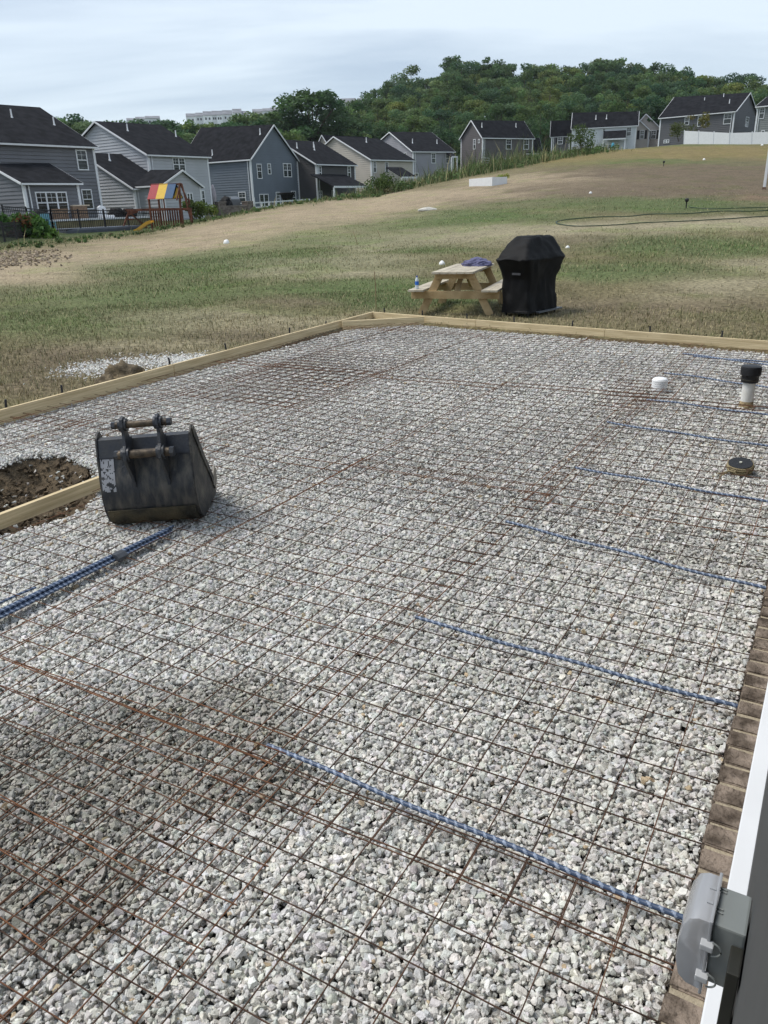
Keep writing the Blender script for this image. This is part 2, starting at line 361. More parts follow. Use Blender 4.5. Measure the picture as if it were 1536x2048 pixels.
def stones(P, S, tone, variants, flatrot=.5):
    """positions, sizes and colours of N stones to vertex/face arrays"""
    n = len(P); vi = rng.integers(0, len(variants), n)
    yaw = rng.uniform(0, 2*np.pi, n); tx = rng.normal(0, flatrot, n); ty = rng.normal(0, flatrot, n)
    cy, sy_ = np.cos(yaw), np.sin(yaw); cx, sx_ = np.cos(tx), np.sin(tx); cz, sz_ = np.cos(ty), np.sin(ty)
    Z = np.zeros(n); O_ = np.ones(n)
    Rz = np.stack([cy, -sy_, Z, sy_, cy, Z, Z, Z, O_], -1).reshape(-1, 3, 3)
    Rx = np.stack([O_, Z, Z, Z, cx, -sx_, Z, sx_, cx], -1).reshape(-1, 3, 3)
    Ry = np.stack([cz, Z, sz_, Z, O_, Z, -sz_, Z, cz], -1).reshape(-1, 3, 3)
    R = Rz@Rx@Ry
    Vs, Fs, Ts, b = [], [], [], 0
    for k, (v, f) in enumerate(variants):
        ii = np.where(vi == k)[0]
        if not len(ii): continue
        vv = np.einsum('nij,mj->nmi', R[ii], v)*S[ii][:, None, None] + P[ii][:, None, :]
        ff = f[None] + (np.arange(len(ii))*len(v))[:, None, None] + b
        Vs.append(vv.reshape(-1, 3)); Fs.append(ff.reshape(-1, 3)); Ts.append(np.repeat(tone[ii], len(f), axis=0)); b += len(ii)*len(v)
    return np.concatenate(Vs), np.concatenate(Fs), np.concatenate(Ts)
def scatter(n, x0, x1, y0, y1): return rng.uniform(x0, x1, n), rng.uniform(y0, y1, n)
DAMP = [(gz(*c)[:2], r) for c, r in [((330, 1480), .42), ((200, 1560), .38), ((130, 1700), .28), ((430, 1430), .2)]]
def damp(x, y):
    d = np.zeros(x.shape)
    for c, r in DAMP: d = np.maximum(d, 1-np.hypot(x-c[0], y-c[1])/(r*1.75))
    return sstep(.08, .5, d + .75*(fbm(x, y, 2.5, 101)-.5))
def stone_tone(x, y):
    n = len(x); v = np.clip(rng.normal(.645, .085, n), .25, .82)
    v = v*(.93+.25*(fbm(x, y, .8, 111)-.5))
    t = np.stack([v*rng.normal(1.01, .025, n), v*rng.normal(.985, .012, n), v*rng.normal(.915, .03, n)], -1)
    br = rng.random(n) < .010; t[br] = t[br]*np.array([.72, .58, .42])
    d = damp(x, y)[:, None]; t = t*(1-d*np.array([.40, .41, .44]))
    return np.clip(t, .03, .9)
def seen(x, y, mg=230):
    d = np.stack([x, y, np.zeros_like(x)], -1)-CAM; z = d@fw; px = 768+F*(d@rt)/z; py = 1024-F*(d@up)/z
    return (z > 0) & (px > -mg) & (px < 1536+mg) & (py > -mg) & (py < 2048+mg)
def ok(x, y): return seen(x, y) & (hole(x, y) < -.05+.12*rng.random(len(x))) & (y < back_y(x)-.05) & (x > PX0+.12) & (x < -.015)
def field(n, y0, y1, size, variants, x0=-7.0, zb=-.028, zj=.010, sub=1.0):
    x, y = scatter(n, x0, 0, y0, y1); m = ok(x, y); x, y = x[m], y[m]
    s = np.clip(rng.lognormal(math.log(size), .34, len(x)), size*.45, size*2.0)
    P = np.stack([x, y, zb + rng.uniform(-zj, zj, len(x)) + .012*(fbm(x, y, 1.2, 121)-.5)], -1)
    return stones(P, s, stone_tone(x, y), variants)
parts = []
# near: x only as wide as the picture's lower part needs, plus a margin for a step aside
for a_, b_, dens, sz, var, x0 in [(.1, 2.2, 12500, .0081, SV_near, -4.9), (2.2, 4.2, 10000, .0088, SV_near, -6.5), (4.2, 7.0, 7000, .0104, SV_far, -7.0), (7.0, 12.0, 4200, .0128, SV_far, -7.0)]:
    n = int((b_-a_)*(-x0)*dens)
    parts.append(field(n, a_, b_, sz, var, x0, zb=-.030))
    parts.append(field(n//3, a_, b_, sz*1.12, var, x0, zb=-.012, zj=.006))
# stones that have rolled into the hole
x, y = scatter(2600, -6.6, -3.6, 1.6, 4.4); h_ = hole(x, y); m = (h_ > -.05) & (rng.random(len(x)) < .35*np.exp(-h_*6)+.03); x, y = x[m], y[m]
P = np.stack([x, y, -.04-.17*sstep(-.02, .28, hole(x, y))], -1)
parts.append(stones(P, rng.uniform(.012, .022, len(x)), stone_tone(x, y)*.8, SV_far))
b = 0; VV, FF, TT = [], [], []
for v, f, t in parts: VV.append(v); FF.append(f+b); TT.append(t); b += len(v)
gravel = fast_mesh('gravel', np.concatenate(VV), np.concatenate(FF), attr_mat('limestone', rough=.85, nvar=.14, nscale=90, bump=.35, bscale=260, spec=.25), np.concatenate(TT))
tag(gravel, kind='stuff')

# ------------------------------------------------------------------ materials for the things
pine = mat('fresh_pine', (.52, .385, .235), .75, .12, 3, .25, 60, stretch=(.6, 6, 6), col2=(.62, .48, .31))
pine_b = mat('form_pine', (.50, .36, .21), .75, .12, 3.5, .25, 50, stretch=(5, .5, 6), col2=(.62, .475, .30))
rust = attr_mat('rusty_wire', rough=.85, nvar=.45, nscale=9, bump=0, spec=.2)
black_steel = mat('black_steel', (.018, .018, .02), .55, .3, 20)
white_vinyl = mat('white_vinyl', (.70, .71, .72), .45, .03, 4)
white_trim = mat('white_trim', (.74, .75, .76), .5, .03, 4)
roofm = mat('asphalt_shingle', (.013, .0135, .016), .95, .28, 1.6, .4, 8, spec=.08, col2=(.020, .0205, .024))
glass = mat('window_glass', (.022, .027, .028), .12, .5, .35, spec=.6, col2=(.05, .062, .055))
black_fence_m = mat('black_fence_paint', (.012, .012, .014), .5, .2, 8)

def ordinal(i): return ['first', 'second', 'third', 'fourth', 'fifth', 'sixth', 'seventh', 'eighth', 'ninth', 'tenth', 'eleventh', 'twelfth'][i]

# ------------------------------------------------------------------ wire mesh sheets
def wz(x, y): return .026 + .016*fbm(np.asarray(x), np.asarray(y), 1.6, 131, 2)
def tubes_grid(lines, rad, n=4):
    """many polylines of equal section, numpy"""
    V, Fq, b = [], [], 0
    for P in lines:
        P = np.asarray(P); m = len(P); d = np.gradient(P, axis=0); d /= np.linalg.norm(d, axis=1)[:, None]
        a = np.cross(d, [0, 0, 1.]); a /= np.linalg.norm(a, axis=1)[:, None]; c = np.cross(d, a)
        t = np.arange(n)*2*np.pi/n + .785
        v = P[:, None]+rad*(np.cos(t)[None, :, None]*a[:, None]+np.sin(t)[None, :, None]*c[:, None])
        i = np.arange(m-1)[:, None]*n; k = np.arange(n)[None]; k2 = (k+1) % n
        f = np.stack([i+k, i+k2, i+n+k2, i+n+k], -1).reshape(-1, 4)+b
        V.append(v.reshape(-1, 3)); Fq.append(f); b += m*n
    return np.concatenate(V), np.concatenate(Fq)
def mesh_sheet(x1, x0, y0, y1, ang=0, lift=0, label='', px=.1524):
    ca, sa = math.cos(ang), math.sin(ang); cx, cy = (x0+x1)/2, (y0+y1)/2; lines = []
    def w(x, y, dz):
        X = cx+(x-cx)*ca-(y-cy)*sa + .006*(fbm(x, y, 1.1, 141, 2)-.5); Y = cy+(x-cx)*sa+(y-cy)*ca + .03*(fbm(x, y, .9, 151, 2)-.5)
        return np.stack([X, Y, wz(X, Y)+lift+dz], -1)
    lim = back_y((x0+x1)/2)-.06
    xs = np.arange(x1, x0-.001, -px); ys = np.arange(y1, y0-.001, -px); ys = ys[ys < lim]
    if len(ys) < 2: return
    for x in xs:
        yy = np.arange(ys[-1]-.03, min(ys[0]+.031, lim), .075); lines.append(w(np.full(len(yy), x), yy, .0))
    for y in ys:
        xx = np.arange(xs[-1]-.03, xs[0]+.031, .075); lines.append(w(xx, np.full(len(xx), y), .0035))
    # leave out wire over the open hole and behind the short board
    lines2 = []; tones = []
    for L in lines:
        keep = (hole(L[:, 0], L[:, 1]) < .06) & ((L[:, 0] > -4.38) | (L[:, 1] > 3.75)) & (L[:, 0] > PX0+.08)
        j = 0
        while j < len(L):
            if keep[j]:
                k = j
                while k < len(L) and keep[k]: k += 1
                if k-j > 2:
                    lines2.append(L[j:k]); vert = abs(L[0, 0]-L[-1, 0]) < abs(L[0, 1]-L[-1, 1])
                    ed = (min(abs(L[0, 0]-xs[0]), abs(L[0, 0]-xs[-1])) < .2) if vert else (min(abs(L[0, 1]-ys[0]), abs(L[0, 1]-ys[-1])) < .2)
                    q_ = random.random()*.6+(.45 if ed else 0); q_ *= .35 if (x0+x1)/2 > -1.2 and y1 < 5 else 1
                    tones.append((k-j-1, np.array([.060, .038, .028])*(1-q_)+np.array([.175, .078, .038])*q_))
                j = k
            else: j += 1
    if not lines2: return
    V, Fq = tubes_grid(lines2, .0022 if (y0+y1)/2 < 2.5 else .0025 if (y0+y1)/2 < 5 else .0029)
    O_ = np.array([cx, cy, 0]); TN_ = np.concatenate([np.repeat(c_[None], n_*4, 0) for n_, c_ in tones]); o = fast_mesh('wire_mesh_sheet', V-O_, Fq, rust, TN_); o.location = Vector(O_)
    tag(o, label, 'wire mesh', 'rusty reinforcing mesh sheets laid over the gravel'); return o
XC = [(-.0, -1.524), (-1.43, -2.96), (-2.98, -4.51), (-4.55, -6.08), (-6.02, -6.95)]
YR = [(-.1, 1.72), (1.58, 4.78), (4.62, 7.82), (7.68, 10.88), (10.72, 12.0)]
cn = ['along the brick ledge', 'second from the brick ledge', 'third from the brick ledge', 'second from the outer board', 'along the left outer board']
rn = ['nearest the bottom edge', 'in the second row back', 'in the third row back', 'in the fourth row back', 'in the last row']
for i, (xa, xb) in enumerate(XC):
    for j, (ya, yb) in enumerate(YR):
        off = [.0, .13, -.04, .06, 0][i] if j else 0
        if i >= 3 and j == 0: continue
        mesh_sheet(xa, xb, ya+off, yb+off, random.uniform(-.006, .006), .004*((i+j) % 3), 'rusty mesh sheet %s, %s' % (cn[i], rn[j]))
mesh_sheet(-1.12, -2.9, -.1, 1.75, .045, .012, 'loose rusty mesh sheet lying askew over the dirty dark gravel')
mesh_sheet(-1.5, -3.1, .72, 1.15, -.03, .016, 'narrow cut strip of rusty mesh across the dark gravel patch')
mesh_sheet(-4.4, -6.0, 5.9, 8.9, .02, .012, 'extra rusty mesh sheet overlapping the others towards the left board')
mesh_sheet(-1.2, -1.95, 7.2, 8.5, .03, .012, 'small rusty mesh offcut near the white capped drain')

# ------------------------------------------------------------------ form boards
def board(p, q, z0, z1, th, label, side=1, name='form_board', mt=None):
    """board on edge from p to q; inner face on the line, thickness to the side"""
    p, q = np.array([*p, 0.]), np.array([*q, 0.]); d = q-p; d /= np.linalg.norm(d); n = np.array([-d[1], d[0], 0])*side
    root = MB(); a = p+[0, 0, z0]; root.obox(a, q-p, n*th, [0, 0, z1-z0])
    o_ = root.build(name, mt or pine_b, None, bevel=.003); tag(o_, label, 'board', 'pale pine form boards around the gravel')
    # the board's own frame so that the grain runs along it
    me = o_.data; L = Vector(p); ang = math.atan2(d[1], d[0])
    me.transform(Matrix.Translation(-L)); me.transform(Matrix.Rotation(-ang, 4, 'Z')); o_.location = L; o_.rotation_euler = (0, 0, ang)
    me.materials[0] = board_m
    return o_
board_m = mat('form_board_pine', (.56, .435, .245), .8, .12, 5, .3, 30, stretch=(.35, 5, 9), col2=(.70, .57, .355), rnd=.10)
e0, e1, e2 = gz(-60, 868)[:2], gz(347, 752)[:2], gz(682, 657)[:2]
cor = np.array([-7.09, 12.07]); c2 = gz(850, 648)[:2]
e0 = np.array([-6.84, 3.4]); 
board(e0, (-6.95, 6.97), -.1, .13, .038, 'left outer form board, nearer length', 1)
board((-6.952, 6.985), cor+[.0, .036], -.1, .13, .038, 'left outer form board, farther length running to the back corner', 1)
def by(x): return 11.84 - (x+5.956)*.146
board((-7.085, by(-7.085)+.03), (-4.97, by(-4.97)), -.1, .13, .038, 'short back form board at the far corner beside the diagonal piece', 1)
board((-4.965, by(-4.965)), (-2.82, by(-2.82)), -.1, .13, .038, 'back form board in front of the grill', 1)
board((-2.815, by(-2.815)), (.25, by(.25)), -.1, .13, .038, 'back form board at the right, ending out of the picture', 1)
board((-7.02, 10.93), (-5.97, by(-5.97)-.012), -.1, .127, .038, 'diagonal form board cutting the far corner', -1)
board((-4.40, 2.2), (-4.40, 4.05), .0, .10, .038, 'short form board ending behind the bucket beside the open hole', 1)

def on_z(px, py, z): return gz(px, py, z)
stk = [(9, 815, 'left'), (122, 785, 'left'), (360, 730, 'left'), (478, 700, 'left'), (594, 667, 'left'), (660, 648, 'left'),
       (770, 625, 'back'), (843, 631, 'back'), (930, 639, 'back'), (1027, 645, 'back'), (1137, 655, 'back'), (1297, 667, 'back'), (1437, 680, 'back')]
cl = cb_ = 0
for px, py, side in stk:
    c = gz(px, py, .13)
    if side == 'left': c = np.array([-7.03-.0*(cl), c[1], 0]); c[0] = min(-6.91, np.interp(c[1], [3.4, 6.97, 12], [-6.90, -7.01, -7.15])); lab = '%s black stake along the left board, counting from the near end' % ordinal(cl); cl += 1
    else: c = np.array([c[0], by(c[0])+.062, 0]); lab = '%s black stake behind the back board, counting from the far left corner' % ordinal(cb_); cb_ += 1
    h = .21 if py != 648 else .17
    mb = MB(); tl = random.uniform(-.02, .02)
    mb.tube([(c[0], c[1], -.2), (c[0]+tl*.5, c[1], .05), (c[0]+tl, c[1]+tl, h-.006), (c[0]+tl, c[1]+tl, h)], [.0115, .0115, .0115, .009], 10)
    tag(mb.build('steel_stake', black_steel, smooth=True), lab, 'stake', 'black steel stakes holding the form boards')

# ------------------------------------------------------------------ blue twisted bars
blue_bar = bpy.data.materials.new('blue_fibre_bar'); blue_bar.use_nodes = True
t = blue_bar.node_tree; b = t.nodes['Principled BSDF']; b.inputs['Roughness'].default_value = .45
at = N(t, 'ShaderNodeAttribute', attribute_name='tone'); tcn = N(t, 'ShaderNodeTexCoord'); nz = N(t, 'ShaderNodeTexNoise'); nz.inputs['Scale'].default_value = 12
t.links.new(tcn.outputs['Object'], nz.inputs['Vector']); mr = N(t, 'ShaderNodeMapRange'); mr.inputs[3].default_value = .6; mr.inputs[4].default_value = 1.4; t.links.new(nz.outputs[0], mr.inputs[0])
vm = N(t, 'ShaderNodeVectorMath', operation='SCALE'); t.links.new(at.outputs['Color'], vm.inputs[0]); t.links.new(mr.outputs[0], vm.inputs['Scale']); t.links.new(vm.outputs[0], b.inputs['Base Color'])
def twisted_bar(p, q, rad, pitch, label, group, sag=.0, ph=0, res=8, name='blue_rebar', zf=None):
    p, q = np.array(p, float), np.array(q, float); L = np.linalg.norm(q-p); m = int(L/(pitch/res))
    tt = np.linspace(0, 1, m); C_ = p+(q-p)*tt[:, None]
    if zf is not None: C_[:, 2] = zf(C_[:, 0], C_[:, 1])
    C_[:, 0] += .006*np.sin(tt*5+ph)
    d = (q-p)/L; a = np.cross(d, [0, 0, 1.]); a /= np.linalg.norm(a); c = np.cross(d, a); n = 10
    th = np.arange(n)*2*np.pi/n
    tw = tt*L/pitch*2*np.pi + ph
    lob = np.cos(th[None]-tw[:, None])          # one raised helical wrap
    wrap = lob > .55
    r = rad*(1+.24*np.clip(lob, .3, 1)-.07)
    V = C_[:, None]+r[..., None]*(np.cos(th)[None, :, None]*a+np.sin(th)[None, :, None]*c)
    i = np.arange(m-1)[:, None]*n; k = np.arange(n)[None]; k2 = (k+1) % n
    Fq = np.stack([i+k, i+k2, i+n+k2, i+n+k], -1).reshape(-1, 4)
    col = np.where(wrap[:-1, :, None], np.array([.23, .28, .37]), np.array([.042, .068, .125])).reshape(-1, 3)
    V = V.reshape(-1, 3)-p
    o = fast_mesh(name, V, Fq, blue_bar, col, 'tone', 'FACE', smooth=True); o.location = Vector(p)
    return tag(o, label, 'rebar', group)
bars = [((535, 1490), (1352, 1831), .0080), ((830, 1237), (1477, 1416), .0080), ((1010, 1043), (1548, 1182), .0080), ((1150, 935), (1560, 1008), .0080),
        ((1215, 845), (1570, 899), .0080), ((1295, 799), (1560, 834), .0080), ((1330, 745), (1560, 779), .0080), ((1365, 707), (1560, 733), .0080), ((1385, 713), (1560, 726), .0080)]
desc = ['first blue bar from the near end, passing behind the outlet box', 'second blue bar counting from the near end, butting the brick ledge', 'third blue bar counting away from the camera',
        'fourth blue bar, next in front of the round cord reel', 'fifth blue bar, next beyond the round cord reel', 'sixth blue bar, passing in front of the capped pipe', 'seventh blue bar, between the capped pipe and the far board',
        'nearer of the two thin blue bars by the far board', 'farther of the two thin blue bars by the far board']
for i, (a_, b_, r_) in enumerate(bars):
    P0, P1 = gz(*a_, .046), gz(*b_, .046)
    if P1[0] < -.02: P1 = P0+(P1-P0)*(-.0-P0[0])/(P1[0]-P0[0])
    twisted_bar(P0, P1, r_, .034, desc[i], 'blue twisted bars laid across the mesh from the brick ledge', ph=i, zf=lambda x, y: wz(x, y)+.013+.004*np.sin(x*9+i))
tie = mat('tie_wire', (.03, .03, .032), .6, .3, 30)
# bundle
bp0, bp1 = gz(-70, 1262, .04), gz(352, 1056, .03); dd = (bp1-bp0)/np.linalg.norm(bp1-bp0); nn_ = np.array([-dd[1], dd[0], 0])
offs = [(-.031, .0), (-.0155, .003), (0, .0), (.0155, .002), (.031, 0.0), (-.007, .0165), (.010, .017)]
bd = ['lower right outer', 'second lower', 'middle lower', 'fourth lower', 'left outer lower', 'upper right', 'upper left']
for i, (o_, z_) in enumerate(offs):
    e = random.uniform(-.08, .0)*dd
    twisted_bar(bp0+nn_*o_*-1+[0, 0, z_], bp1+nn_*o_*-1+[0, 0, z_]+e, .0074, .03, 'blue bar in the taped bundle by the bucket', 'blue bars in the taped bundle', ph=i*.2)
twisted_bar(gz(-60, 1232, .03), gz(72, 1175, .03), .0065, .03, 'single thin blue bar lying behind the taped bundle', None, ph=1)
tpc = gz(229, 1118, .04); mb = MB()
ring = [(-.042, -.010), (-.042, .011), (-.018, .028), (.02, .028), (.042, .011), (.042, -.010)]
mb.prism([tpc+nn_*a_+np.array([0, 0, b_]) for a_, b_ in ring], dd*.07)
tag(mb.build('tape_band', mat('grey_tape', (.06, .065, .075), .4, .2, 30), bevel=.003), 'grey tape band wrapped round the bundle of blue bars', 'tape')

# ------------------------------------------------------------------ own house at the right edge
hw = thing('house', (.13, 0, 0), 'corner of a house with grey siding, white trim and brick ledge beside the gravel', 'house')
SX0 = .1315
mb = MB()
def laps(mb, y0, y1, z0, z1, x, step=.115):
    z = z0
    while z < z1:
        zt = min(z+step, z1); mb.add([(x, y0, z), (x, y1, z), (x+.012, y1, zt), (x+.012, y0, zt)], [(0, 1, 2, 3)])
        mb.add([(x, y0, z), (x, y1, z), (x+.013, y1, z), (x+.013, y0, z)], [(0, 1, 2, 3)]); z = zt
laps(mb, -1.5, 9, .16, 3.2, SX0); mb.box((SX0+.013, -1.5, .1), (SX0+.2, 9, 3.2))
mb.build('siding', mat('own_siding', (.058, .060, .060), .6, .06, 20), hw)
MB().box((.083, -1.5, .119), (SX0+.012, 9, .155)).build('white_trim', white_vinyl, hw, bevel=.004)
brickm = mat('brown_brick', (.115, .088, .066), .95, .35, 14, 1.0, 55, spec=.15, col2=(.27, .215, .17), rnd=0)
mortar = mat('mortar', (.36, .305, .22), .95, .1, 30, .5, 120, spec=.1)
MB().box((.004, -1.5, -.15), (.14, 9, .1145)).build('mortar_bed', mortar, hw)
vb, fb = [], []; y = -1.5; b = 0
bmb = bmesh.new()
while y < 9:
    w = .088+random.uniform(-.003, .003); xo = random.uniform(-.006, .004); r = bmesh.ops.create_cube(bmb, size=1)
    vs = r['verts']; top = .121+random.uniform(-.003, .003); sk = random.uniform(-.004, .004)
    for v in vs: v.co = Vector((xo+(v.co.x+.5)*(.155), y+(v.co.y+.5)*w+sk*(v.co.x+.5), -.1+(v.co.z+.5)*(top+.1)))
    y += w+.014
bmesh.ops.bevel(bmb, geom=bmb.edges[:], offset=.005, segments=2, affect='EDGES')
top_f = [f for f in bmb.faces if f.normal.z > .8 and f.calc_area() > .003]
bmesh.ops.subdivide_edges(bmb, edges=list({e for f in top_f for e in f.edges}), cuts=5, use_grid_fill=True)
for v in bmb.verts:
    n_ = mnoise.noise(v.co*45)+.6*mnoise.noise(v.co*110)
    if v.co.z > .1: v.co.z += .0022*n_
    if v.co.x < .03: v.co.x += .004*n_
me = bpy.data.meshes.new('brick_ledge'); bmb.to_mesh(me); bmb.free(); me.materials.append(brickm)
me.transform(Matrix.Translation(-hw.location)); link_mesh('brick_ledge', me, hw)

# weatherproof outlet box on that wall
ZB = .80
def bx(cx_, cy_, z=ZB): return gz(1336+cx_/5.885, 1700+cy_/5.885, z)
y_n, y_f, xh = 1.040, 1.125, .082
ob = thing('outlet_box', (SX0, y_n, ZB-.06), 'grey weatherproof outlet box with a smoky clear cover on the siding', 'outlet box')
greyp = mat('grey_plastic', (.19, .205, .198), .38, .06, 12, spec=.5)
MB().box((xh, y_n, ZB-.128), (SX0-.001, y_f, ZB)).build('box_body', greyp, ob, bevel=.004)
for yy in (y_f-.006, y_f-.012, y_f-.05, y_f-.058):
    MB().tube([(xh-.001, yy, ZB+.001), (xh+.010, yy-.002, ZB+.0015)], .0014, 8).build('hinge_lug', greyp, ob, smooth=True)
clr = bpy.data.materials.new('smoky_cover'); clr.use_nodes = True; t = clr.node_tree; b = t.nodes['Principled BSDF']
b.inputs['Base Color'].default_value = (.50, .51, .53, 1); b.inputs['Transmission Weight'].default_value = .45; b.inputs['Coat Weight'].default_value = .6; b.inputs['Coat Roughness'].default_value = .08; b.inputs['IOR'].default_value = 1.3
nzc = N(t, 'ShaderNodeTexNoise'); nzc.inputs['Scale'].default_value = 14; rpc = N(t, 'ShaderNodeMapRange'); rpc.inputs[3].default_value = .08; rpc.inputs[4].default_value = .22; t.links.new(nzc.outputs[0], rpc.inputs[0]); t.links.new(rpc.outputs[0], b.inputs['Roughness'])
cp = [(.081, ZB+.008), (.060, ZB+.008), (.046, ZB+.0), (.038, ZB-.02), (.033, ZB-.06), (.034, ZB-.10), (.041, ZB-.13), (.055, ZB-.143), (.081, ZB-.146)]
mb = MB(); mb.prism([(x_, y_n-.008, z_) for x_, z_ in cp], (0, y_f-y_n+.022, 0)); cov = mb.build('cover', clr, ob, smooth=True, bevel=.006)
MB().box((.0765, y_n-.011, ZB-.15), (.0815, y_f+.017, ZB+.0125)).build('cover_flange', clr, cov, bevel=.0015)
for dz in (.030, .062):
    MB().box((.066, y_n+dz-.001, ZB+.0075), (.0762, y_n+dz+.004, ZB+.0105)).build('cover_rib', clr, cov, bevel=.001)
cg = mat('clear_grey', (.42, .43, .44), .25, .05, 20)
for zz_ in (ZB-.035, ZB-.105):
    lt = MB().box((.068, y_n-.022, zz_-.006), (.088, y_n-.006, zz_+.006)).build('latch', cg, cov, bevel=.002)
    MB().tube([(.084+.016*math.sin(a_), y_n-.018, zz_+.014*math.cos(a_)) for a_ in np.linspace(.1, 3.0, 10)], .0016, 6).build('latch_ring', greyp, lt, smooth=True)
mb = MB(); mb.box((.112, .982, .60), (SX0-.0012, 1.037, .775)).build('mounting_block', mat('dark_block', (.022, .022, .017), .5, .1, 20), ob, bevel=.002)

# ------------------------------------------------------------------ excavator bucket
ba = math.radians(31); bw = np.array([math.cos(ba), math.sin(ba), .045]); bw /= np.linalg.norm(bw); bn = np.array([-math.sin(ba), math.cos(ba), 0.])
BO = gz(221, 1055, .0); bz = np.cross(bw, bn); bz /= np.linalg.norm(bz)
if bz[2] < 0: bz = -bz
BW = .60
def B(s, d, z): return BO + bw*s + bn*d + bz*z
bucket = thing('digger_bucket', tuple(BO), 'black mud-stained digger bucket standing on the gravel, mouth turned away', 'bucket')
bsteel = mat('bucket_steel', (.026, .029, .035), .45, .3, 13, .35, 70, spec=.5, col2=(.125, .112, .090), stretch=(1.6, 1.6, .5), detail=15, lo=.42, hi=.78)
bside = mat('bucket_side_steel', (.040, .040, .041), .6, .3, 9, .3, 60, col2=(.115, .105, .085), detail=9, lo=.45, hi=.7)
bclean = mat('bucket_top_steel', (.028, .034, .048), .42, .2, 6, .15, 60, col2=(.05, .05, .05), detail=8)
shell = [(.085, .57), (.045, .50), (.010, .40), (-.025, .30), (-.038, .22), (-.030, .13), (-.005, .065), (.045, .018), (.11, .0), (.22, .0), (.34, .006), (.46, .012)]
def sheet(mb, prof, th, s0, s1):
    P = np.array(prof, float); d = np.gradient(P, axis=0); nrm = np.stack([d[:, 1], -d[:, 0]], -1); nrm /= np.linalg.norm(nrm, axis=1)[:, None]
    I = P+nrm*-th if True else P
    m = len(P); vs = [B(s0, *p) for p in P]+[B(s0, *p) for p in I]+[B(s1, *p) for p in P]+[B(s1, *p) for p in I]
    f = []
    for i in range(m-1):
        f += [(i, i+1, 2*m+i+1, 2*m+i), (m+i, m+i+1, 3*m+i+1, 3*m+i), (i, i+1, m+i+1, m+i), (2*m+i, 2*m+i+1, 3*m+i+1, 3*m+i)]
    f += [(0, 2*m, 3*m, m), (m-1, 3*m-1, 4*m-1, 2*m-1)]
    mb.add(vs, f)
# smooth the profile
def smooth_prof(P, k=5):
    P = np.array(P, float); t = np.linspace(0, len(P)-1, (len(P)-1)*k+1); out_ = []
    for tt_ in t:
        i = int(min(tt_, len(P)-2)); u = tt_-i; p0, p1, p2, p3 = P[max(i-1, 0)], P[i], P[i+1], P[min(i+2, len(P)-1)]
        out_.append(.5*((2*p1)+(-p0+p2)*u+(2*p0-5*p1+4*p2-p3)*u*u+(-p0+3*p1-3*p2+p3)*u**3))
    return np.array(out_)
SP = smooth_prof(shell)
mb = MB(); sheet(mb, SP, .008, .01, BW-.01); mb.build('shell', bsteel, bucket, smooth=True)
# top box section between the side plates
mb = MB(); mb.prism([B(.012, *p) for p in [(.10, .575), (.062, .565), (.022, .455), (.028, .44), (.11, .46)]], bw*(BW-.024)); mb.build('top_beam', bclean, bucket, bevel=.004)
# heel wear plate and seam
mb = MB(); sheet(mb, SP[25:46]+np.array([-.006, -.004]), -.009, .02, BW-.02); mb.build('wear_plate', mat('muddy_steel', (.040, .036, .026), .75, .3, 6, .5, 60, col2=(.125, .10, .055), detail=9), bucket, smooth=True)
side = [(.10, .60), (.06, .575), (.022, .47), (-.012, .34), (-.036, .22), (-.030, .12), (0, .05), (.055, .005), (.14, -.006), (.30, .0), (.455, .008), (.50, .06), (.44, .17), (.30, .36), (.17, .56), (.135, .605)]
for s_, nm in ((0, 'left'), (BW-.012, 'right')):
    mb = MB(); mb.prism([B(s_, *p) for p in side], bw*.012); pl_ = mb.build('side_plate', bside, bucket, bevel=.002)
    # reinforcing strip along the mouth edge
    mb = MB(); st = [(.135, .602), (.17, .557), (.30, .357), (.44, .17), (.49, .075), (.445, .06), (.39, .16), (.255, .335), (.12, .53), (.10, .59)]
    mb.prism([B(s_+(.0125 if nm == 'right' else -.0085), *p) for p in st], bw*.008); mb.build('edge_strip', bside, pl_)
mb = MB(); mb.prism([B(.0, *p) for p in [(.44, .004), (.53, .03), (.53, .038), (.44, .022)]], bw*BW); mb.build('cutting_edge', bside, bucket)
for k in range(4):
    mb = MB(); s_ = .03+k*(BW-.11)/3; mb.prism([B(s_, *p) for p in [(.47, .0), (.50, .055), (.60, .045), (.605, .035), (.53, -.004)]], bw*.05); mb.build('tooth', mat('worn_tooth', (.22, .20, .165), .6, .25, 12, .3), bucket, bevel=.004)
mb = MB(); mb.prism([B(BW-.004, *p) for p in [(.42, .10), (.47, .05), (.545, .10), (.56, .17), (.53, .20), (.47, .16)]], bw*.014); mb.build('side_cutter', mat('worn_tooth', (.2, .2, .2)), bucket, bevel=.004)
# ears with two pins
earP0 = [(.00, .255), (-.035, .255), (-.060, .33), (-.108, .40), (-.128, .445), (-.118, .49), (-.085, .52), (-.062, .58), (-.075, .625), (-.062, .665), (-.028, .678), (.008, .66), (.018, .62), (.006, .58), (.022, .545), (.06, .54), (.03, .45), (.0, .37)]
earP = [(p[0], .27+(p[1]-.255)*1.085) for p in earP0]
for s_ in (.215, .430):
    mb = MB(); mb.prism([B(s_, *p) for p in earP], bw*.020); ear = mb.build('ear', bclean, bucket, bevel=.003)
    for (d_, z_) in ((-.078, .500), (-.030, .675)):
        mb = MB(); mb.tube([B(s_-.014, d_, z_), B(s_+.034, d_, z_)], .043 if z_ < .6 else .038, 20); mb.build('boss', bclean, ear, smooth=True)
pinm = mat('rusty_pin', (.055, .042, .032), .5, .3, 14, .2, 80, metal=.3, col2=(.14, .105, .068))
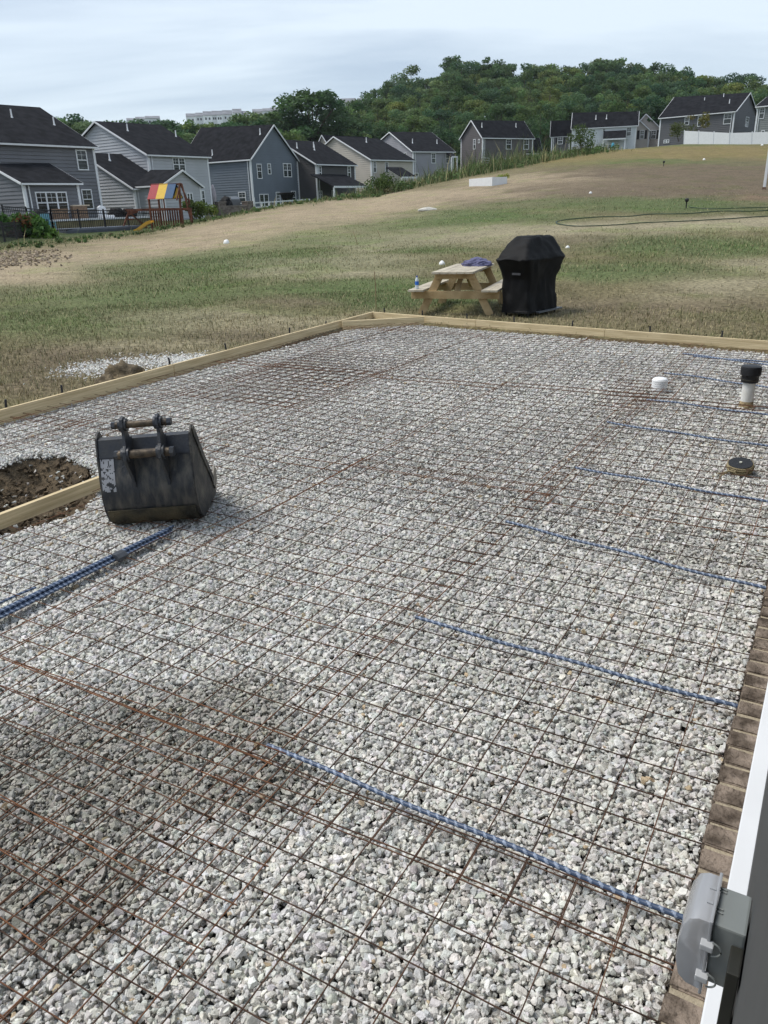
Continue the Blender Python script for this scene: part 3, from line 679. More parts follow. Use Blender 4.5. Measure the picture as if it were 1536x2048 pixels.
for (d_, z_), r_ in (((-.078, .500), .028), ((-.030, .675), .022)):
    mb = MB(); mb.tube([B(.175, d_, z_), B(.505, d_, z_)], r_, 20); pn = mb.build('pin', pinm, bucket, smooth=True)
    mb = MB(); mb.tube([B(.495, d_, z_), B(.520, d_, z_)], r_*1.15, 6); mb.build('pin_nut', bclean, pn)
    mb = MB(); mb.tube([B(.155, d_, z_), B(.18, d_, z_)], r_*1.1, 6); mb.build('pin_nut', bclean, pn)
# torn white label, lying on the shell near its left side
i0, i1 = 7, 18; cols_ = 14
rows_ = np.linspace(i0, i1, 30)
mb = MB()
def shp(t_): i = int(t_); u = t_-i; return SP[i]*(1-u)+SP[min(i+1, len(SP)-1)]*u
for a_ in range(len(rows_)-1):
    for c_ in range(cols_):
        s_a = .018+.085*c_/cols_; s_b = .018+.085*(c_+1)/cols_
        wear = fbm(np.array(c_*.35), np.array(a_*.33), 1, 161, 3)
        if wear > .80-.34*(a_/29): continue
        if fbm(np.array(c_*.9), np.array(a_*.9), 1, 171, 2) > .70: continue
        p_, q_ = shp(rows_[a_]), shp(rows_[a_+1]); nv_ = np.array([-(q_-p_)[1], (q_-p_)[0]]); nv_ = nv_/np.linalg.norm(nv_)*-1
        if nv_[0] > 0: nv_ = -nv_
        p_, q_ = p_+nv_*.003, q_+nv_*.003
        mb.add([B(s_a, *p_), B(s_b, *p_), B(s_b, *q_), B(s_a, *q_)], [(0, 1, 2, 3)])
mb.build('torn_label', mat('label_white', (.40, .41, .43), .6, .12, 25, col2=(.30, .30, .32)), bucket)

# ------------------------------------------------------------------ houses beyond the slope
def cpx(c):
    s = {1: (3.657, 0, 180), 2: (3.657, 380, 180), 3: (3.657, 740, 160), 4: (3.368, 1080, 100), 0: (1, 0, 0)}[c]
    return lambda p: (s[1]+p[0]/s[0], s[2]+p[1]/s[0])
def siding(name, col): return mat(name, (col[0]*1.5, col[1]*1.48, col[2]*1.42), .65, .05, .6, rnd=0)
S1 = siding('slate_grey_siding', (.105, .108, .122)); S2 = siding('pale_grey_siding', (.30, .31, .335)); S3 = siding('blue_grey_siding', (.095, .113, .138))
S4 = siding('charcoal_siding', (.050, .048, .050)); S5 = siding('beige_siding', (.32, .295, .265)); S6 = siding('mid_grey_siding', (.20, .20, .225))
S7 = siding('taupe_siding', (.075, .069, .072)); S8 = siding('light_blue_grey_siding', (.42, .44, .47)); S9 = siding('dark_grey_siding', (.075, .076, .083)); S10 = siding('green_grey_siding', (.14, .15, .15))
S11 = siding('tan_grey_siding', (.36, .33, .31))
shutterm = mat('black_shutter', (.015, .015, .016), .6, .1, 4)
pitch = .27
def wall_laps(mb, O, u, n, prof_fn, z0, z1, inset=0):
    """lap siding on a vertical plane: O origin, u along, n outward; prof_fn(z)->(s0,s1)"""
    z = z0
    while z < z1-.01:
        zt = min(z+pitch, z1); a0, a1 = prof_fn(z); b0, b1 = prof_fn(zt-1e-4)
        lo, hi = n*.05, n*.0
        P = lambda s_, z_, o: (O[0]+u[0]*s_+o[0], O[1]+u[1]*s_+o[1], z_)
        mb.add([P(a0, z, lo), P(a1, z, lo), P(b1, zt, hi), P(b0, zt, hi)], [(0, 1, 2, 3)])
        mb.add([P(a0, z, hi), P(a1, z, hi), P(a1, z, lo), P(a0, z, lo)], [(0, 1, 2, 3)])
        z = zt
    # solid backing
    ps = [prof_fn(z0), prof_fn(z1-1e-4)]
def house(label, crop, r, yaw, sid, A, P=None, Q=None, E=None, G=None, back=1.0, down=7.0, win=(), vents=(), name='house', ov=.28, group=None, shut=(), Lfix=None, downspout=True, noroot=None, corners=True):
    t_ = cpx(crop); th = math.radians(yaw); PA = gr(*t_(A), r)
    zup = np.array([0, 0, 1.])
    if P is not None: PP = hitv(t_(P), PA, th+math.pi/2)
    if E is not None: PE = hitv(t_(E), PA, th)
    if Lfix: PE = PA+np.array([math.cos(th), math.sin(th), 0])*Lfix
    if P is None: PQ = hitv(t_(Q), PE, th+math.pi/2); PP = PQ-(PE-PA)
    elif Q is not None: PQ = hitv(t_(Q), PP, th)
    else: PQ = PP+(PE-PA)
    if E is None and not Lfix: PE = PA+(PQ-PP)
    PE = PE.copy(); dzE = float(np.clip(PE[2]-PA[2], -1, 1)) if Lfix is None else 0.0; PA = PA.copy(); PA[2] += dzE/2; PE[2] = PA[2]
    if Lfix is None and P is None: PP = PP.copy(); PP[2] = PQ[2]-dzE/2
    e = (PE-PA)*[1, 1, 0]; L = np.linalg.norm(e); e /= L
    g = (PP-PA)*[1, 1, 0]; run = np.linalg.norm(g); g /= run
    zr = (PP[2]+PQ[2])/2; zA = PA[2]; PP = PP.copy(); PQ = PQ.copy(); PP[2] += (zr-PP[2])*.3; PQ[2] += (zr-PQ[2])*.3
    if G is not None: PG = hitv(t_(G), PA, math.atan2(g[1], g[0])); W = np.linalg.norm((PG-PA)[:2]); zG = PG[2]
    else: W = run*(1+back); zG = zA+(1-back)*(PP[2]-zA)
    slope_b = (PP[2]-zG)/(W-run)
    H = lambda s_: None
    z0 = zA-down
    root = thing(name, (PA[0], PA[1], z0), label, 'house', group) if noroot is None else noroot
    nf = -g if (CAM-PA)@g < (CAM-PA)@(-g) or True else g      # the eave face looks away from the gable run
    nf = -g; ng = -e; nE = e
    # walls
    hP = PP[2]
    def rect(z): return (0, L)
    mb = MB(); wall_laps(mb, PA, e, nf, rect, z0, zA)
    PGp = PA+g*W; wall_laps(mb, PGp, e, g, rect, z0, zG)
    def gab(z):
        if z <= min(zA, zG): return (0, W)
        s0 = run*(z-zA)/(hP-zA) if z > zA else 0; s1 = W-(W-run)*(z-zG)/(hP-zG) if z > zG else W
        return (min(s0, run), max(s1, run))
    wall_laps(mb, PA, g, ng, gab, z0, hP-.02)
    wall_laps(mb, PA+e*L, g, nE, gab, z0, hP-.02)
    mb.build('wall', sid, root)
    # solid core behind the laps
    # roof: two slabs
    def slab(mb, a, b_, c, d_, th_=.14):
        n_ = np.cross(b_-a, d_-a); n_ /= np.linalg.norm(n_)
        if n_[2] < 0: n_ = -n_
        mb.hexa([a, b_, c, d_, a+n_*th_, b_+n_*th_, c+n_*th_, d_+n_*th_])
    # extend eaves and rakes
    sA = (PP-PA); sA = sA/np.linalg.norm(sA)
    bottomA = PA-sA*ov-e*ov; bottomE = np.array([*(PA+e*L)[:2], zA])-sA*ov+e*ov
    PQ2 = PP+e*L; PQ2[2] = PQ[2]
    topP = PP-e*ov; topQ = PQ2+e*ov
    GG = np.array([*(PA+g*W)[:2], zG]); sB = (PP-GG); sB = sB/np.linalg.norm(sB)
    bG = GG-sB*ov-e*ov; bH = GG+e*L-sB*ov+e*ov
    mb = MB(); slab(mb, bottomA, bottomE, topQ, topP); rf = mb.build('roof', roofm, root)
    mb = MB(); slab(mb, bG, bH, topQ, topP); mb.build('roof', roofm, root)
    # white eave gutter, rake boards, corner boards
    up_ = np.array([0, 0, .14])
    for (a_, b_, o_) in ((bottomA, bottomE, nf), (bG, bH, g)):
        mb = MB(); mb.beam(a_+o_*.06+up_*.2, b_+o_*.06+up_*.2, .12, .13); mb.build('gutter', white_trim, root)
    for (a_, b_, c_, o_) in ((bottomA, topP, bG, ng), (bottomE, topQ, bH, nE)):
        mb = MB(); mb.beam(a_+o_*.04+up_*.3, b_+o_*.04+up_*.3, .06, .15); mb.beam(c_+o_*.04+up_*.3, b_+o_*.04+up_*.3, .06, .15); mb.build('rake_trim', white_trim, root)
    if corners:
        for c_, zc_, sx_, sy2 in ((PA, zA, -1, -1), (PA+e*L, zA, 1, -1), (GG, zG, -1, 1), (GG+e*L, zG, 1, 1)):
            mb = MB(); o = c_+e*(sx_*.075)+g*(sy2*.075); w_ = .20
            mb.obox(np.array([*(o)[:2], z0]), -e*sx_*w_, -g*sy2*w_, zup*(zc_-z0-.02)); mb.build('corner_board', white_trim, root)
    if downspout:
        for k_ in (0,):
            s_ = .35; mb = MB(); p_ = PA+nf*.10+e*s_; mb.tube([p_+[0, 0, -.15], np.array([p_[0], p_[1], z0])], .05, 6); mb.build('downspout', white_trim, root)
    # windows: (face, x0,y0,x1,y1, style)
    for w in win:
        face, x0, y0, x1, y1 = w[:5]; sty = w[5] if len(w) > 5 else 'h'
        if face == 'f': O, u, n = PA, e, nf
        elif face == 'g': O, u, n = PA, g, ng
        else: O, u, n = PA+e*L, g, nE
        xm, ym = (x0+x1)/2, (y0+y1)/2
        hp = lambda p: hitp(t_(p), O, n)
        c_ = hp((xm, ym)); tp_, bt = hp((xm, y0)), hp((xm, y1)); lf, rg = hp((x0, ym)), hp((x1, ym))
        hh = abs(tp_[2]-bt[2])/2; ww = abs((rg-lf)@u)/2; c_ = c_+n*.03
        if face == 'f': c_[2] += dzE/2-dzE*((c_-PA)@e)/L
        frame(root, c_, u, n, ww, hh, sty)
    for (x_, y_) in vents:
        nr_ = np.cross(e, sA); nr_ /= np.linalg.norm(nr_)
        if nr_[2] < 0: nr_ = -nr_
        c_ = hitp(t_((x_, y_)), PA+nr_*.14, nr_); mb = MB(); mb.tube([c_-[0, 0, .1], c_+[0, 0, .62]], .07, 8); mb.tube([c_+[0, 0, -.1], c_+[0, 0, .12]], .12, 8)
        mb2 = MB(); mb2.lathe([(.14, -.08), (.08, .1), (.06, .13), (.06, .66), (.0, .66)], c_, 10); mb2.build('vent_pipe', white_trim, rf, smooth=True)
    for sh in shut:
        x0, y0, x1, y1 = sh; hp = lambda p: hitp(t_(p), PA, nf if True else ng)
        tp_, bt = hp(((x0+x1)/2, y0)), hp(((x0+x1)/2, y1)); a_, b_ = hp((x0, (y0+y1)/2)), hp((x1, (y0+y1)/2))
        mb = MB(); c_ = (tp_+bt)/2+nf*.03; ww = abs((a_-b_)@e); hh = abs(tp_[2]-bt[2]); mb.obox(c_-e*ww/2-[0, 0, hh/2], e*ww, nf*.05, zup*hh); mb.build('shutter', shutterm, root)
    return dict(root=root, A=PA, e=e, g=g, L=L, W=W, run=run, z=zA, z0=z0, P=PP, nf=nf)
def frame(root, c, u, n, ww, hh, sty='h'):
    """white window frame with glass; styles: h double hung, m mullioned pair, t triple, d sliding door, p plain"""
    zup = np.array([0, 0, 1.]); fwid = .085
    mb = MB()
    def bar(u0, u1, z0, z1, d=.06): mb.obox(c+u*u0+zup*z0, u*(u1-u0), n*d, zup*(z1-z0))
    bar(-ww, ww, hh-fwid, hh); bar(-ww, ww, -hh, -hh+fwid); bar(-ww, -ww+fwid, -hh+fwid, hh-fwid); bar(ww-fwid, ww, -hh+fwid, hh-fwid)
    if sty[0] in 'hmt': bar(-ww+fwid, ww-fwid, -.035, .035, .05)
    cuts = {'m': [0], 'd': [0], 't': [-ww/3, ww/3]}.get(sty, [])
    for q_ in cuts: bar(q_-.06, q_+.06, -hh+fwid, hh-fwid, .055)
    # thin grilles in the upper sash
    if sty[0] in 'hmt' and hh > .5:
        for k in range(1 if sty[0] == 'h' else 2 if sty == 'm' else 3):
            nn = {'h': 1, 'm': 2, 't': 3}[sty[0]]; w1 = 2*ww/nn; cu = -ww+w1*(k+.5)
            bar(cu-.012, cu+.012, .035, hh-fwid, .03)
        bar(-ww+fwid, ww-fwid, hh*.5-.012, hh*.5+.012, .028)
    if 's' in sty:
        for q_ in (-1, 1): MB().obox(c+u*(q_*(ww+.27)-.2)-zup*hh, u*.4, n*.05, zup*2*hh).build('shutter', shutterm, root)
    f_ = mb.build('window' if sty != 'd' else 'glass_door', white_trim, root)
    m2 = MB(); m2.obox(c-u*(ww-.03)-zup*(hh-.03)+n*.004, u*(2*ww-.06), n*.012, zup*(2*hh-.06)); m2.build('pane', glass, f_)

H1 = house('slate grey two-storey house at the left edge, shed-roofed sunroom on its back', 1, 70, 85, S1, A=(-70, 397), E=(676, 402), Q=(270, 135),
      win=[('f', 557, 428, 635, 578), ('f', 598, 716, 674, 864)], vents=[(88, 205), (398, 260)])
X1 = house(None, 1, 66.5, 85, S1, A=(168, 692), E=(562, 672), P=(-60, 556), Q=(290, 543), down=4, noroot=H1['root'], win=[('f', 266, 745, 496, 905, 't')])
H2 = house('pale grey house with white gable and low side wing behind the playset', 1, 85, 85, S2, A=(1080, 478), E=(1513, 483), P=(710, 240), Q=(1165, 262),
      win=[('f', 1262, 495, 1352, 598, 'm'), ('f', 1462, 730, 1498, 850)], vents=[(934, 300), (1288, 345)])
W2 = house(None, 1, 80, 85, S2, A=(978, 718), E=(1240, 720), P=(600, 466), down=4.5, noroot=H2['root'], vents=[(803, 515)])
G2 = house(None, 1, 77.5, 173, S2, A=(1186, 704), G=(1462, 704), P=(1320, 597), Q=(1120, 590), down=4.5, noroot=H2['root'], win=[('g', 1368, 752, 1412, 880, 'd')])
H3 = house('blue-grey house, its tall gable end facing the slope', 2, 100, 178, S3, A=(440, 525), G=(783, 522), P=(600, 268), Q=(95, 275),
      win=[('g', 487, 540, 523, 650), ('g', 565, 538, 590, 617), ('g', 680, 536, 740, 638, 'm'), ('g', 508, 760, 575, 885, 'd'), ('g', 628, 745, 658, 848), ('g', 740, 738, 773, 832), ('f', 360, 760, 413, 846), ('f', 140, 745, 165, 790)], vents=[(514, 325), (165, 480)])
H4 = house('charcoal house with a covered back porch, next beyond the blue-grey one', 2, 105, 83, S4, A=(922, 547), E=(1203, 543), P=(650, 369), Q=(935, 384),
      win=[('f', 932, 560, 960, 657), ('f', 1150, 555, 1173, 645), ('f', 937, 742, 965, 800), ('f', 1035, 735, 1060, 790)], vents=[(783, 425), (905, 420), (910, 440)])
H5 = house('beige-sided house between the charcoal and the mid grey ones', 2, 119, 75, S5, A=(1325, 517), E=(1630, 508), P=(1060, 345), Q=(1330, 360),
      win=[('f', 1338, 528, 1360, 613), ('f', 1425, 528, 1448, 608)], vents=[(1290, 382)])
H5b = house('far small beige house showing only its roof and gable peak over the beige house', 2, 150, 80, S5, A=(1010, 402), E=(1330, 402), P=(972, 335), Q=(1240, 342), downspout=False)
H6 = house('mid grey house with a lopsided gable, before the brown one', 3, 137, 60, S6, A=(315, 523), E=(608, 524), P=(152, 386), Q=(533, 388), G=(65, 462),
      win=[('f', 447, 535, 480, 610), ('f', 552, 535, 582, 610), ('g', 248, 532, 270, 568, 'p'), ('f', 320, 680, 352, 705, 'p')], vents=[(311, 462), (490, 466)])
H7 = house('dark taupe house with a steep gable standing alone before the wood', 3, 141, 60, S7, A=(825, 420), E=(1190, 423), P=(750, 300), Q=(1100, 303), G=(668, 430),
      win=[('f', 993, 433, 1033, 508), ('f', 1122, 433, 1160, 508), ('f', 832, 570, 870, 610), ('f', 985, 570, 1025, 600), ('g', 757, 432, 775, 507), ('g', 793, 432, 805, 462, 'p')], vents=[(818, 345), (1067, 346)])
X7 = house(None, 3, 147, 60, S7, A=(1150, 530), E=(1252, 530), P=(1125, 425), down=3, noroot=H7['root'], downspout=False)
H8 = house('light blue-grey house with a dark lean-to roof over its back door', 4, 154, 15, S8, A=(222, 517), E=(650, 515), P=(231, 423), Q=(648, 421),
      win=[('f', 240, 528, 277, 592), ('f', 420, 528, 443, 552), ('f', 580, 528, 615, 590), ('f', 372, 642, 405, 668, 'p'), ('f', 458, 640, 538, 668, 'm')], vents=[(376, 466), (448, 463)])
W8 = house(None, 4, 156, 15, S9, A=(80, 575), E=(200, 573), P=(86, 478), Q=(218, 475), down=4.5, noroot=H8['root'], win=[('f', 118, 583, 155, 635)], shut=[(108, 583, 117, 635), (157, 583, 167, 635)])
H8b = house('tan house front with two small white-trimmed gables and black shutters', 4, 165, 10, S11, A=(640, 545), E=(824, 540), P=(655, 432), Q=(824, 425), down=6, downspout=False)
G8 = house(None, 4, 160, 105, S11, A=(655, 500), G=(808, 527), P=(714, 434), Lfix=5, back=0, down=6, noroot=H8b['root'], win=[('g', 745, 541, 782, 600, 'hs')], downspout=False)
G9 = house(None, 4, 157.5, 105, S11, A=(606, 540), G=(737, 540), P=(672, 478), Lfix=3, down=5, noroot=H8b['root'], win=[('g', 672, 541, 702, 600, 'hs')], downspout=False)
H9 = house('dark grey house on the rise behind the white fence', 4, 147, 171, S9, A=(1310, 432), E=(815, 440), P=(1405, 298), Q=(930, 316),
      win=[('f', 975, 448, 1007, 502), ('f', 1062, 446, 1112, 518), ('f', 1236, 443, 1290, 515), ('g', 1382, 450, 1402, 520), ('f', 835, 590, 872, 614, 'm')], vents=[(1107, 350), (1275, 362), (1236, 322)])
H10 = house('green-grey house cut off by the right edge beyond the white fence', 4, 140, -10, S10, A=(1470, 372), E=(1800, 362), P=(1545, 315), Q=(1790, 312),
      win=[('f', 1478, 380, 1515, 455), ('f', 1490, 535, 1516, 566)])
# lean-to roofs over the back doors
def leanto(root, crop, r, yaw, A, E, T, posts=True, depth=None, wallm=None):
    t_ = cpx(crop); th = math.radians(yaw); PA = gr(*t_(A), r); PE = hitv(t_(E), PA, th); PE[2] = PA[2]
    g = np.array([-math.sin(th), math.cos(th), 0.]); e = (PE-PA)/np.linalg.norm(PE-PA)
    if (PA-CAM)@g < 0: g = -g
    PT = hitv(t_(T), PA, math.atan2(g[1], g[0])) if depth is None else PA+g*depth[0]+np.array([0, 0, depth[1]])
    mb = MB(); up_ = np.array([0, 0, .12]); mb.hexa([PA, PE, PE+(PT-PA), PT, PA+up_, PE+up_, PE+(PT-PA)+up_, PT+up_]); rr = mb.build('porch_roof', roofm, root)
    MB().beam(PA-g*.05+up_*.4, PE-g*.05+up_*.4, .08, .22).build('porch_fascia', white_trim, rr)
    for f_ in (0.02, .98):
        p_ = PA+(PE-PA)*f_+g*.1; MB().beam(p_, p_-[0, 0, 3.4], .16, .16).build('porch_post', white_trim, rr)
leanto(H4['root'], 2, 101, 83, (1052, 712), (1302, 712), None, depth=(3.6, 1.5))
leanto(H5['root'], 3, 116, 75, (232, 716), (346, 716), None, depth=(3, 1.4))
leanto(H8['root'], 4, 152, 15, (424, 606), (577, 606), None, depth=(1.6, 1.35))
leanto(H6['root'], 3, 139, 60, (598, 565), (640, 598), None, depth=(3, 1.2))

# ------------------------------------------------------------------ far town houses on the ridge
TS = [siding('town_white', (.60, .61, .63)), siding('town_grey', (.46, .47, .49)), siding('town_beige', (.42, .40, .38))]
far_roof = mat('far_roof', (.20, .205, .22), .9, .2, .3)
def town(px0, px1, ytop, yeave, ybot, r, label, i, grp):
    A = gr(px0, yeave, r); Bp = gr(px1, yeave, r); Bp[2] = A[2]; e = (Bp-A); L = np.linalg.norm(e); e /= L; g = np.array([-e[1], e[0], 0])
    if g@(A-CAM) < 0: g = -g
    zt = gr(px0, ytop, r+5)[2]; zb = min(A[2]-7, float(terr(A[0], A[1]))-1)
    root = thing('town_house', (A[0], A[1], zb), label, 'house', grp)
    MB().obox([A[0], A[1], zb], e*L, g*10, [0, 0, A[2]-zb]).build('wall', TS[i % 3], root)
    R0 = A+[0, 0, .02]; mb = MB(); mb.add([R0-g*.4, R0-g*.4+e*L, R0+g*5+e*L+[0, 0, zt-A[2]], R0+g*5+[0, 0, zt-A[2]], R0+g*10.4, R0+g*10.4+e*L], [(0, 1, 2, 3), (3, 2, 5, 4), (0, 3, 4), (1, 5, 2), (0, 4, 5, 1)])
    mb.build('roof', far_roof, root)
    for fz in (1.4,):
        for fx in (.3, .7):
            c = A+e*L*fx-g*.05-[0, 0, fz+.6]; MB().obox(c-e*.5-[0, 0, .7], e*1.0, g*.08, [0, 0, 1.4]).build('window', glass, root)
    return root
t2 = cpx(2)
us = [(-30, 40, 172, 196), (40, 95, 166, 190), (95, 160, 156, 186), (160, 195, 152, 184), (195, 235, 152, 184), (235, 310, 148, 180), (310, 378, 138, 168), (378, 432, 154, 182)]
for i, (a_, b_, yt, ye) in enumerate(us):
    p0, p1 = t2((a_, yt)), t2((b_, ye)); town(p0[0], p1[0], p0[1], p1[1], 0, 600, 'small far pale row house on the ridge, %s unit from the left' % ordinal(i), i % 2, 'far row houses on the ridge')
us = [(455, 530, 140, 160), (530, 585, 134, 154), (585, 650, 128, 150), (650, 722, 122, 140)]
for i, (a_, b_, yt, ye) in enumerate(us):
    p0, p1 = t2((a_, yt)), t2((b_, ye)); town(p0[0], p1[0], p0[1], p1[1], 0, 560, 'far beige-grey block left of the big tree, %s unit from its left' % ordinal(i), 2-(i % 2), 'far blocks left of the big tree')
us = [(925, 990, 206, 222), (990, 1060, 196, 214), (1060, 1170, 190, 206)]
t1 = cpx(1)
for i, (a_, b_, yt, ye) in enumerate(us):
    p0, p1 = t1((a_, yt)), t1((b_, ye)); town(p0[0], p1[0], p0[1], p1[1], 0, 520, 'far house peeping over the trees left of the row, %s from the left' % ordinal(i), 1, 'far roofs left of the ridge row')
p0, p1 = t2((1105, 55)), t2((1215, 80)); town(p0[0], p1[0], p0[1]+2, p1[1]+3, 0, 330, 'lone house half hidden by trees on the wooded hill, left part', 0, None)
p0, p1 = t2((1225, 52)), t2((1310, 78)); town(p0[0], p1[0], p0[1]+2, p1[1]+3, 0, 330, 'lone house half hidden by trees on the wooded hill, right part', 0, None)

# ------------------------------------------------------------------ trees
leaf_m = bpy.data.materials.new('foliage'); leaf_m.use_nodes = True; t = leaf_m.node_tree; b = t.nodes['Principled BSDF']
b.inputs['Roughness'].default_value = .7; b.inputs['Specular IOR Level'].default_value = .2
at = N(t, 'ShaderNodeAttribute', attribute_name='tone'); oi = N(t, 'ShaderNodeObjectInfo')
hr = N(t, 'ShaderNodeValToRGB'); hr.color_ramp.elements[0].color = (.55, .68, .74, 1); hr.color_ramp.elements[1].color = (1.6, 1.42, 1.1, 1); e_ = hr.color_ramp.elements.new(.5); e_.color = (1, 1, .9, 1)
t.links.new(oi.outputs['Random'], hr.inputs[0]); mm = N(t, 'ShaderNodeMix', data_type='RGBA', blend_type='MULTIPLY'); mm.inputs[0].default_value = 1
t.links.new(at.outputs['Color'], mm.inputs[6]); t.links.new(hr.outputs[0], mm.inputs[7]); t.links.new(mm.outputs[2], b.inputs['Base Color'])
trl = N(t, 'ShaderNodeBsdfTranslucent'); t.links.new(mm.outputs[2], trl.inputs[0]); ms = N(t, 'ShaderNodeMixShader'); ms.inputs[0].default_value = .38
t.links.new(b.outputs[0], ms.inputs[1]); t.links.new(trl.outputs[0], ms.inputs[2]); t.links.new(ms.outputs[0], t.nodes['Material Output'].inputs[0])
bark = mat('bark', (.10, .08, .06), .95, .3, 3, .6, 20)
def leaf_cloud(centers, radii, nleaf, size, tone, tvar=.25, flat=.75):
    """quads spread over clump shells"""
    V, T = [], []
    for c, r_ in zip(centers, radii):
        m = int(nleaf*(r_/np.mean(radii))**2); d = rng.normal(0, 1, (m, 3)); d /= np.linalg.norm(d, axis=1)[:, None]
        p = c + d*(r_*rng.uniform(.5, 1.28, m)**.8)[:, None]*[1, 1, flat]
        a = rng.normal(0, 1, (m, 3)); a /= np.linalg.norm(a, axis=1)[:, None]; nn = d+.7*rng.normal(0, 1, (m, 3)); b_ = np.cross(a, nn); b_ /= np.linalg.norm(b_, axis=1)[:, None]; a = np.cross(nn, b_); a /= np.linalg.norm(a, axis=1)[:, None]
        s_ = size*rng.uniform(.6, 1.3, m)[:, None]
        V.append(np.stack([p-a*s_*.5, p+b_*s_*.32, p+a*s_*.5, p-b_*s_*.32], 1)); cl_ = rng.uniform(1-tvar, 1+tvar)
        T.append(np.array(tone)[None]*cl_*rng.uniform(.75, 1.25, m)[:, None]*np.array([rng.uniform(.9, 1.15), 1, rng.uniform(.8, 1.1)]))
    V = np.concatenate(V).reshape(-1, 3); n = len(V)//4
    return V, np.arange(n*4).reshape(n, 4), np.concatenate(T)
def tree_mesh(seed, kind='round', h=15.0):
    global rng
    r2 = random.Random(seed)
    wd = {'round': .34, 'wide': .42, 'tall': .25, 'open': .33}[kind]*h; c0 = {'round': .22, 'wide': .25, 'tall': .15, 'open': .35}[kind]*h
    C_, R_ = [], []; k = 0
    nC = {'round': 46, 'wide': 52, 'tall': 40, 'open': 30}[kind]
    while len(C_) < nC:
        z = r2.uniform(0, 1); rad = (math.sin(math.pi*(z*.76+.14))**.55)*wd*(1-.15*z)
        ang = r2.uniform(0, 6.28); rr = rad*math.sqrt(r2.uniform(.15, 1))*r2.uniform(.75, 1.12)
        rc_ = h*r2.uniform(.040, .100)*(1 if kind != 'open' else .85)
        C_.append(np.array([rr*math.cos(ang), rr*math.sin(ang), c0+z*(h-c0-rc_*1.0)])); R_.append(rc_)
    C_.append(np.array([0, 0, c0+(h-c0)*.5])); R_.append(h*.13)
    V, Fq, T = leaf_cloud(C_, R_, 135 if kind != 'open' else 90, h*.031, tuple(np.array([(.100, .165, .075), (.075, .138, .072), (.125, .175, .068), (.085, .145, .062), (.112, .182, .088)][seed % 5])))
    V[:, 2] = V[:, 2]*h/V[:, 2].max()
    tm = MB(); tm.tube([(0, 0, -1.5), (.1, .05, h*.25), (.2, -.1, h*.55), (.1, 0, h*.85)], [h*.022, h*.017, h*.010, h*.003], 7)
    for c_ in C_[::3]:
        z = min(c_[2]*.62, h*.6); tm.tube([(.15, 0, z), (c_[0]*.5, c_[1]*.5, (z+c_[2])/2+.2), tuple(c_)], [h*.008, h*.005, h*.002], 5, cap=False)
    return (V, Fq, T), tm
TREE = {}
def tree(loc, h, key, label, group=None, name='tree', wscale=1.0):
    kind, seed = key
    if key not in TREE:
        (V, Fq, T), tm = tree_mesh(seed*7+11, kind)
        root = thing(name, (0, 0, 0), label, 'tree', group)
        cr_ = fast_mesh('crown', V, Fq, leaf_m, T, parent=root); tr_ = tm.build('trunk', bark, root, smooth=True); TREE[key] = (root, cr_, tr_)
    else:
        src = TREE[key]; root = thing(name, (0, 0, 0), label, 'tree', group)
        for s_ in src[1:]:
            c = s_.copy(); COL.objects.link(c); c.parent = root
    root.location = Vector(loc); k = h/15.0; root.scale = (k*wscale, k*wscale, k); root.rotation_euler = (0, 0, random.uniform(0, 6.28))
    return root
kinds = [('round', 1), ('wide', 2), ('tall', 3), ('open', 4), ('round', 5), ('wide', 6), ('tall', 7), ('open', 8), ('round', 9)]
def tree_at(px, ytop, r, key, label, group=None, ws=1.0, hmin=5, hmax=24):
    T_ = gr(px, ytop, r); zg = float(terr(T_[0], T_[1])); h = min(max(T_[2]-zg, hmin), hmax)
    return tree((T_[0], T_[1], T_[2]-h), h, key, label, group, wscale=ws*1.18)
# left, behind the first houses
for i, (x_, y_) in enumerate([(100, 232), (124, 228), (150, 233), (172, 238), (196, 242), (218, 244), (240, 250), (262, 247), (284, 240), (306, 236), (328, 238), (350, 240), (368, 243), (388, 241), (408, 246), (430, 243), (452, 245), (470, 238), (490, 233), (508, 224), (528, 222), (548, 226), (566, 230)]):
    tree_at(x_, y_, 170+random.uniform(-8, 14), kinds[[0, 1, 4, 5, 8][i % 5]], 'leafy green tree in the belt behind the left row of houses', 'trees behind the left houses', ws=1.25)
for i, x_ in enumerate(range(95, 580, 21)):
    tree_at(x_, 262+random.uniform(-6, 8), 150+random.uniform(-6, 6), kinds[[1, 4, 5, 0, 8][i % 5]], 'lower tree in front of the belt behind the left houses', 'low trees behind the left houses', ws=1.3)
big = tree_at(620, 178, 172, ('wide', 31), 'biggest dark tree, broad pointed crown, above the charcoal house roof', ws=1.3, hmax=30)
tree_at(655, 208, 176, ('round', 9), 'tree leaning against the right side of the biggest tree'); tree_at(584, 214, 170, ('round', 5), 'tree pressed to the left side of the biggest tree')
tree_at(700, 214, 185, ('open', 4), 'brownish open tree right of the biggest one'); tree_at(722, 192, 260, ('round', 1), 'tree beside the house half hidden on the hill')
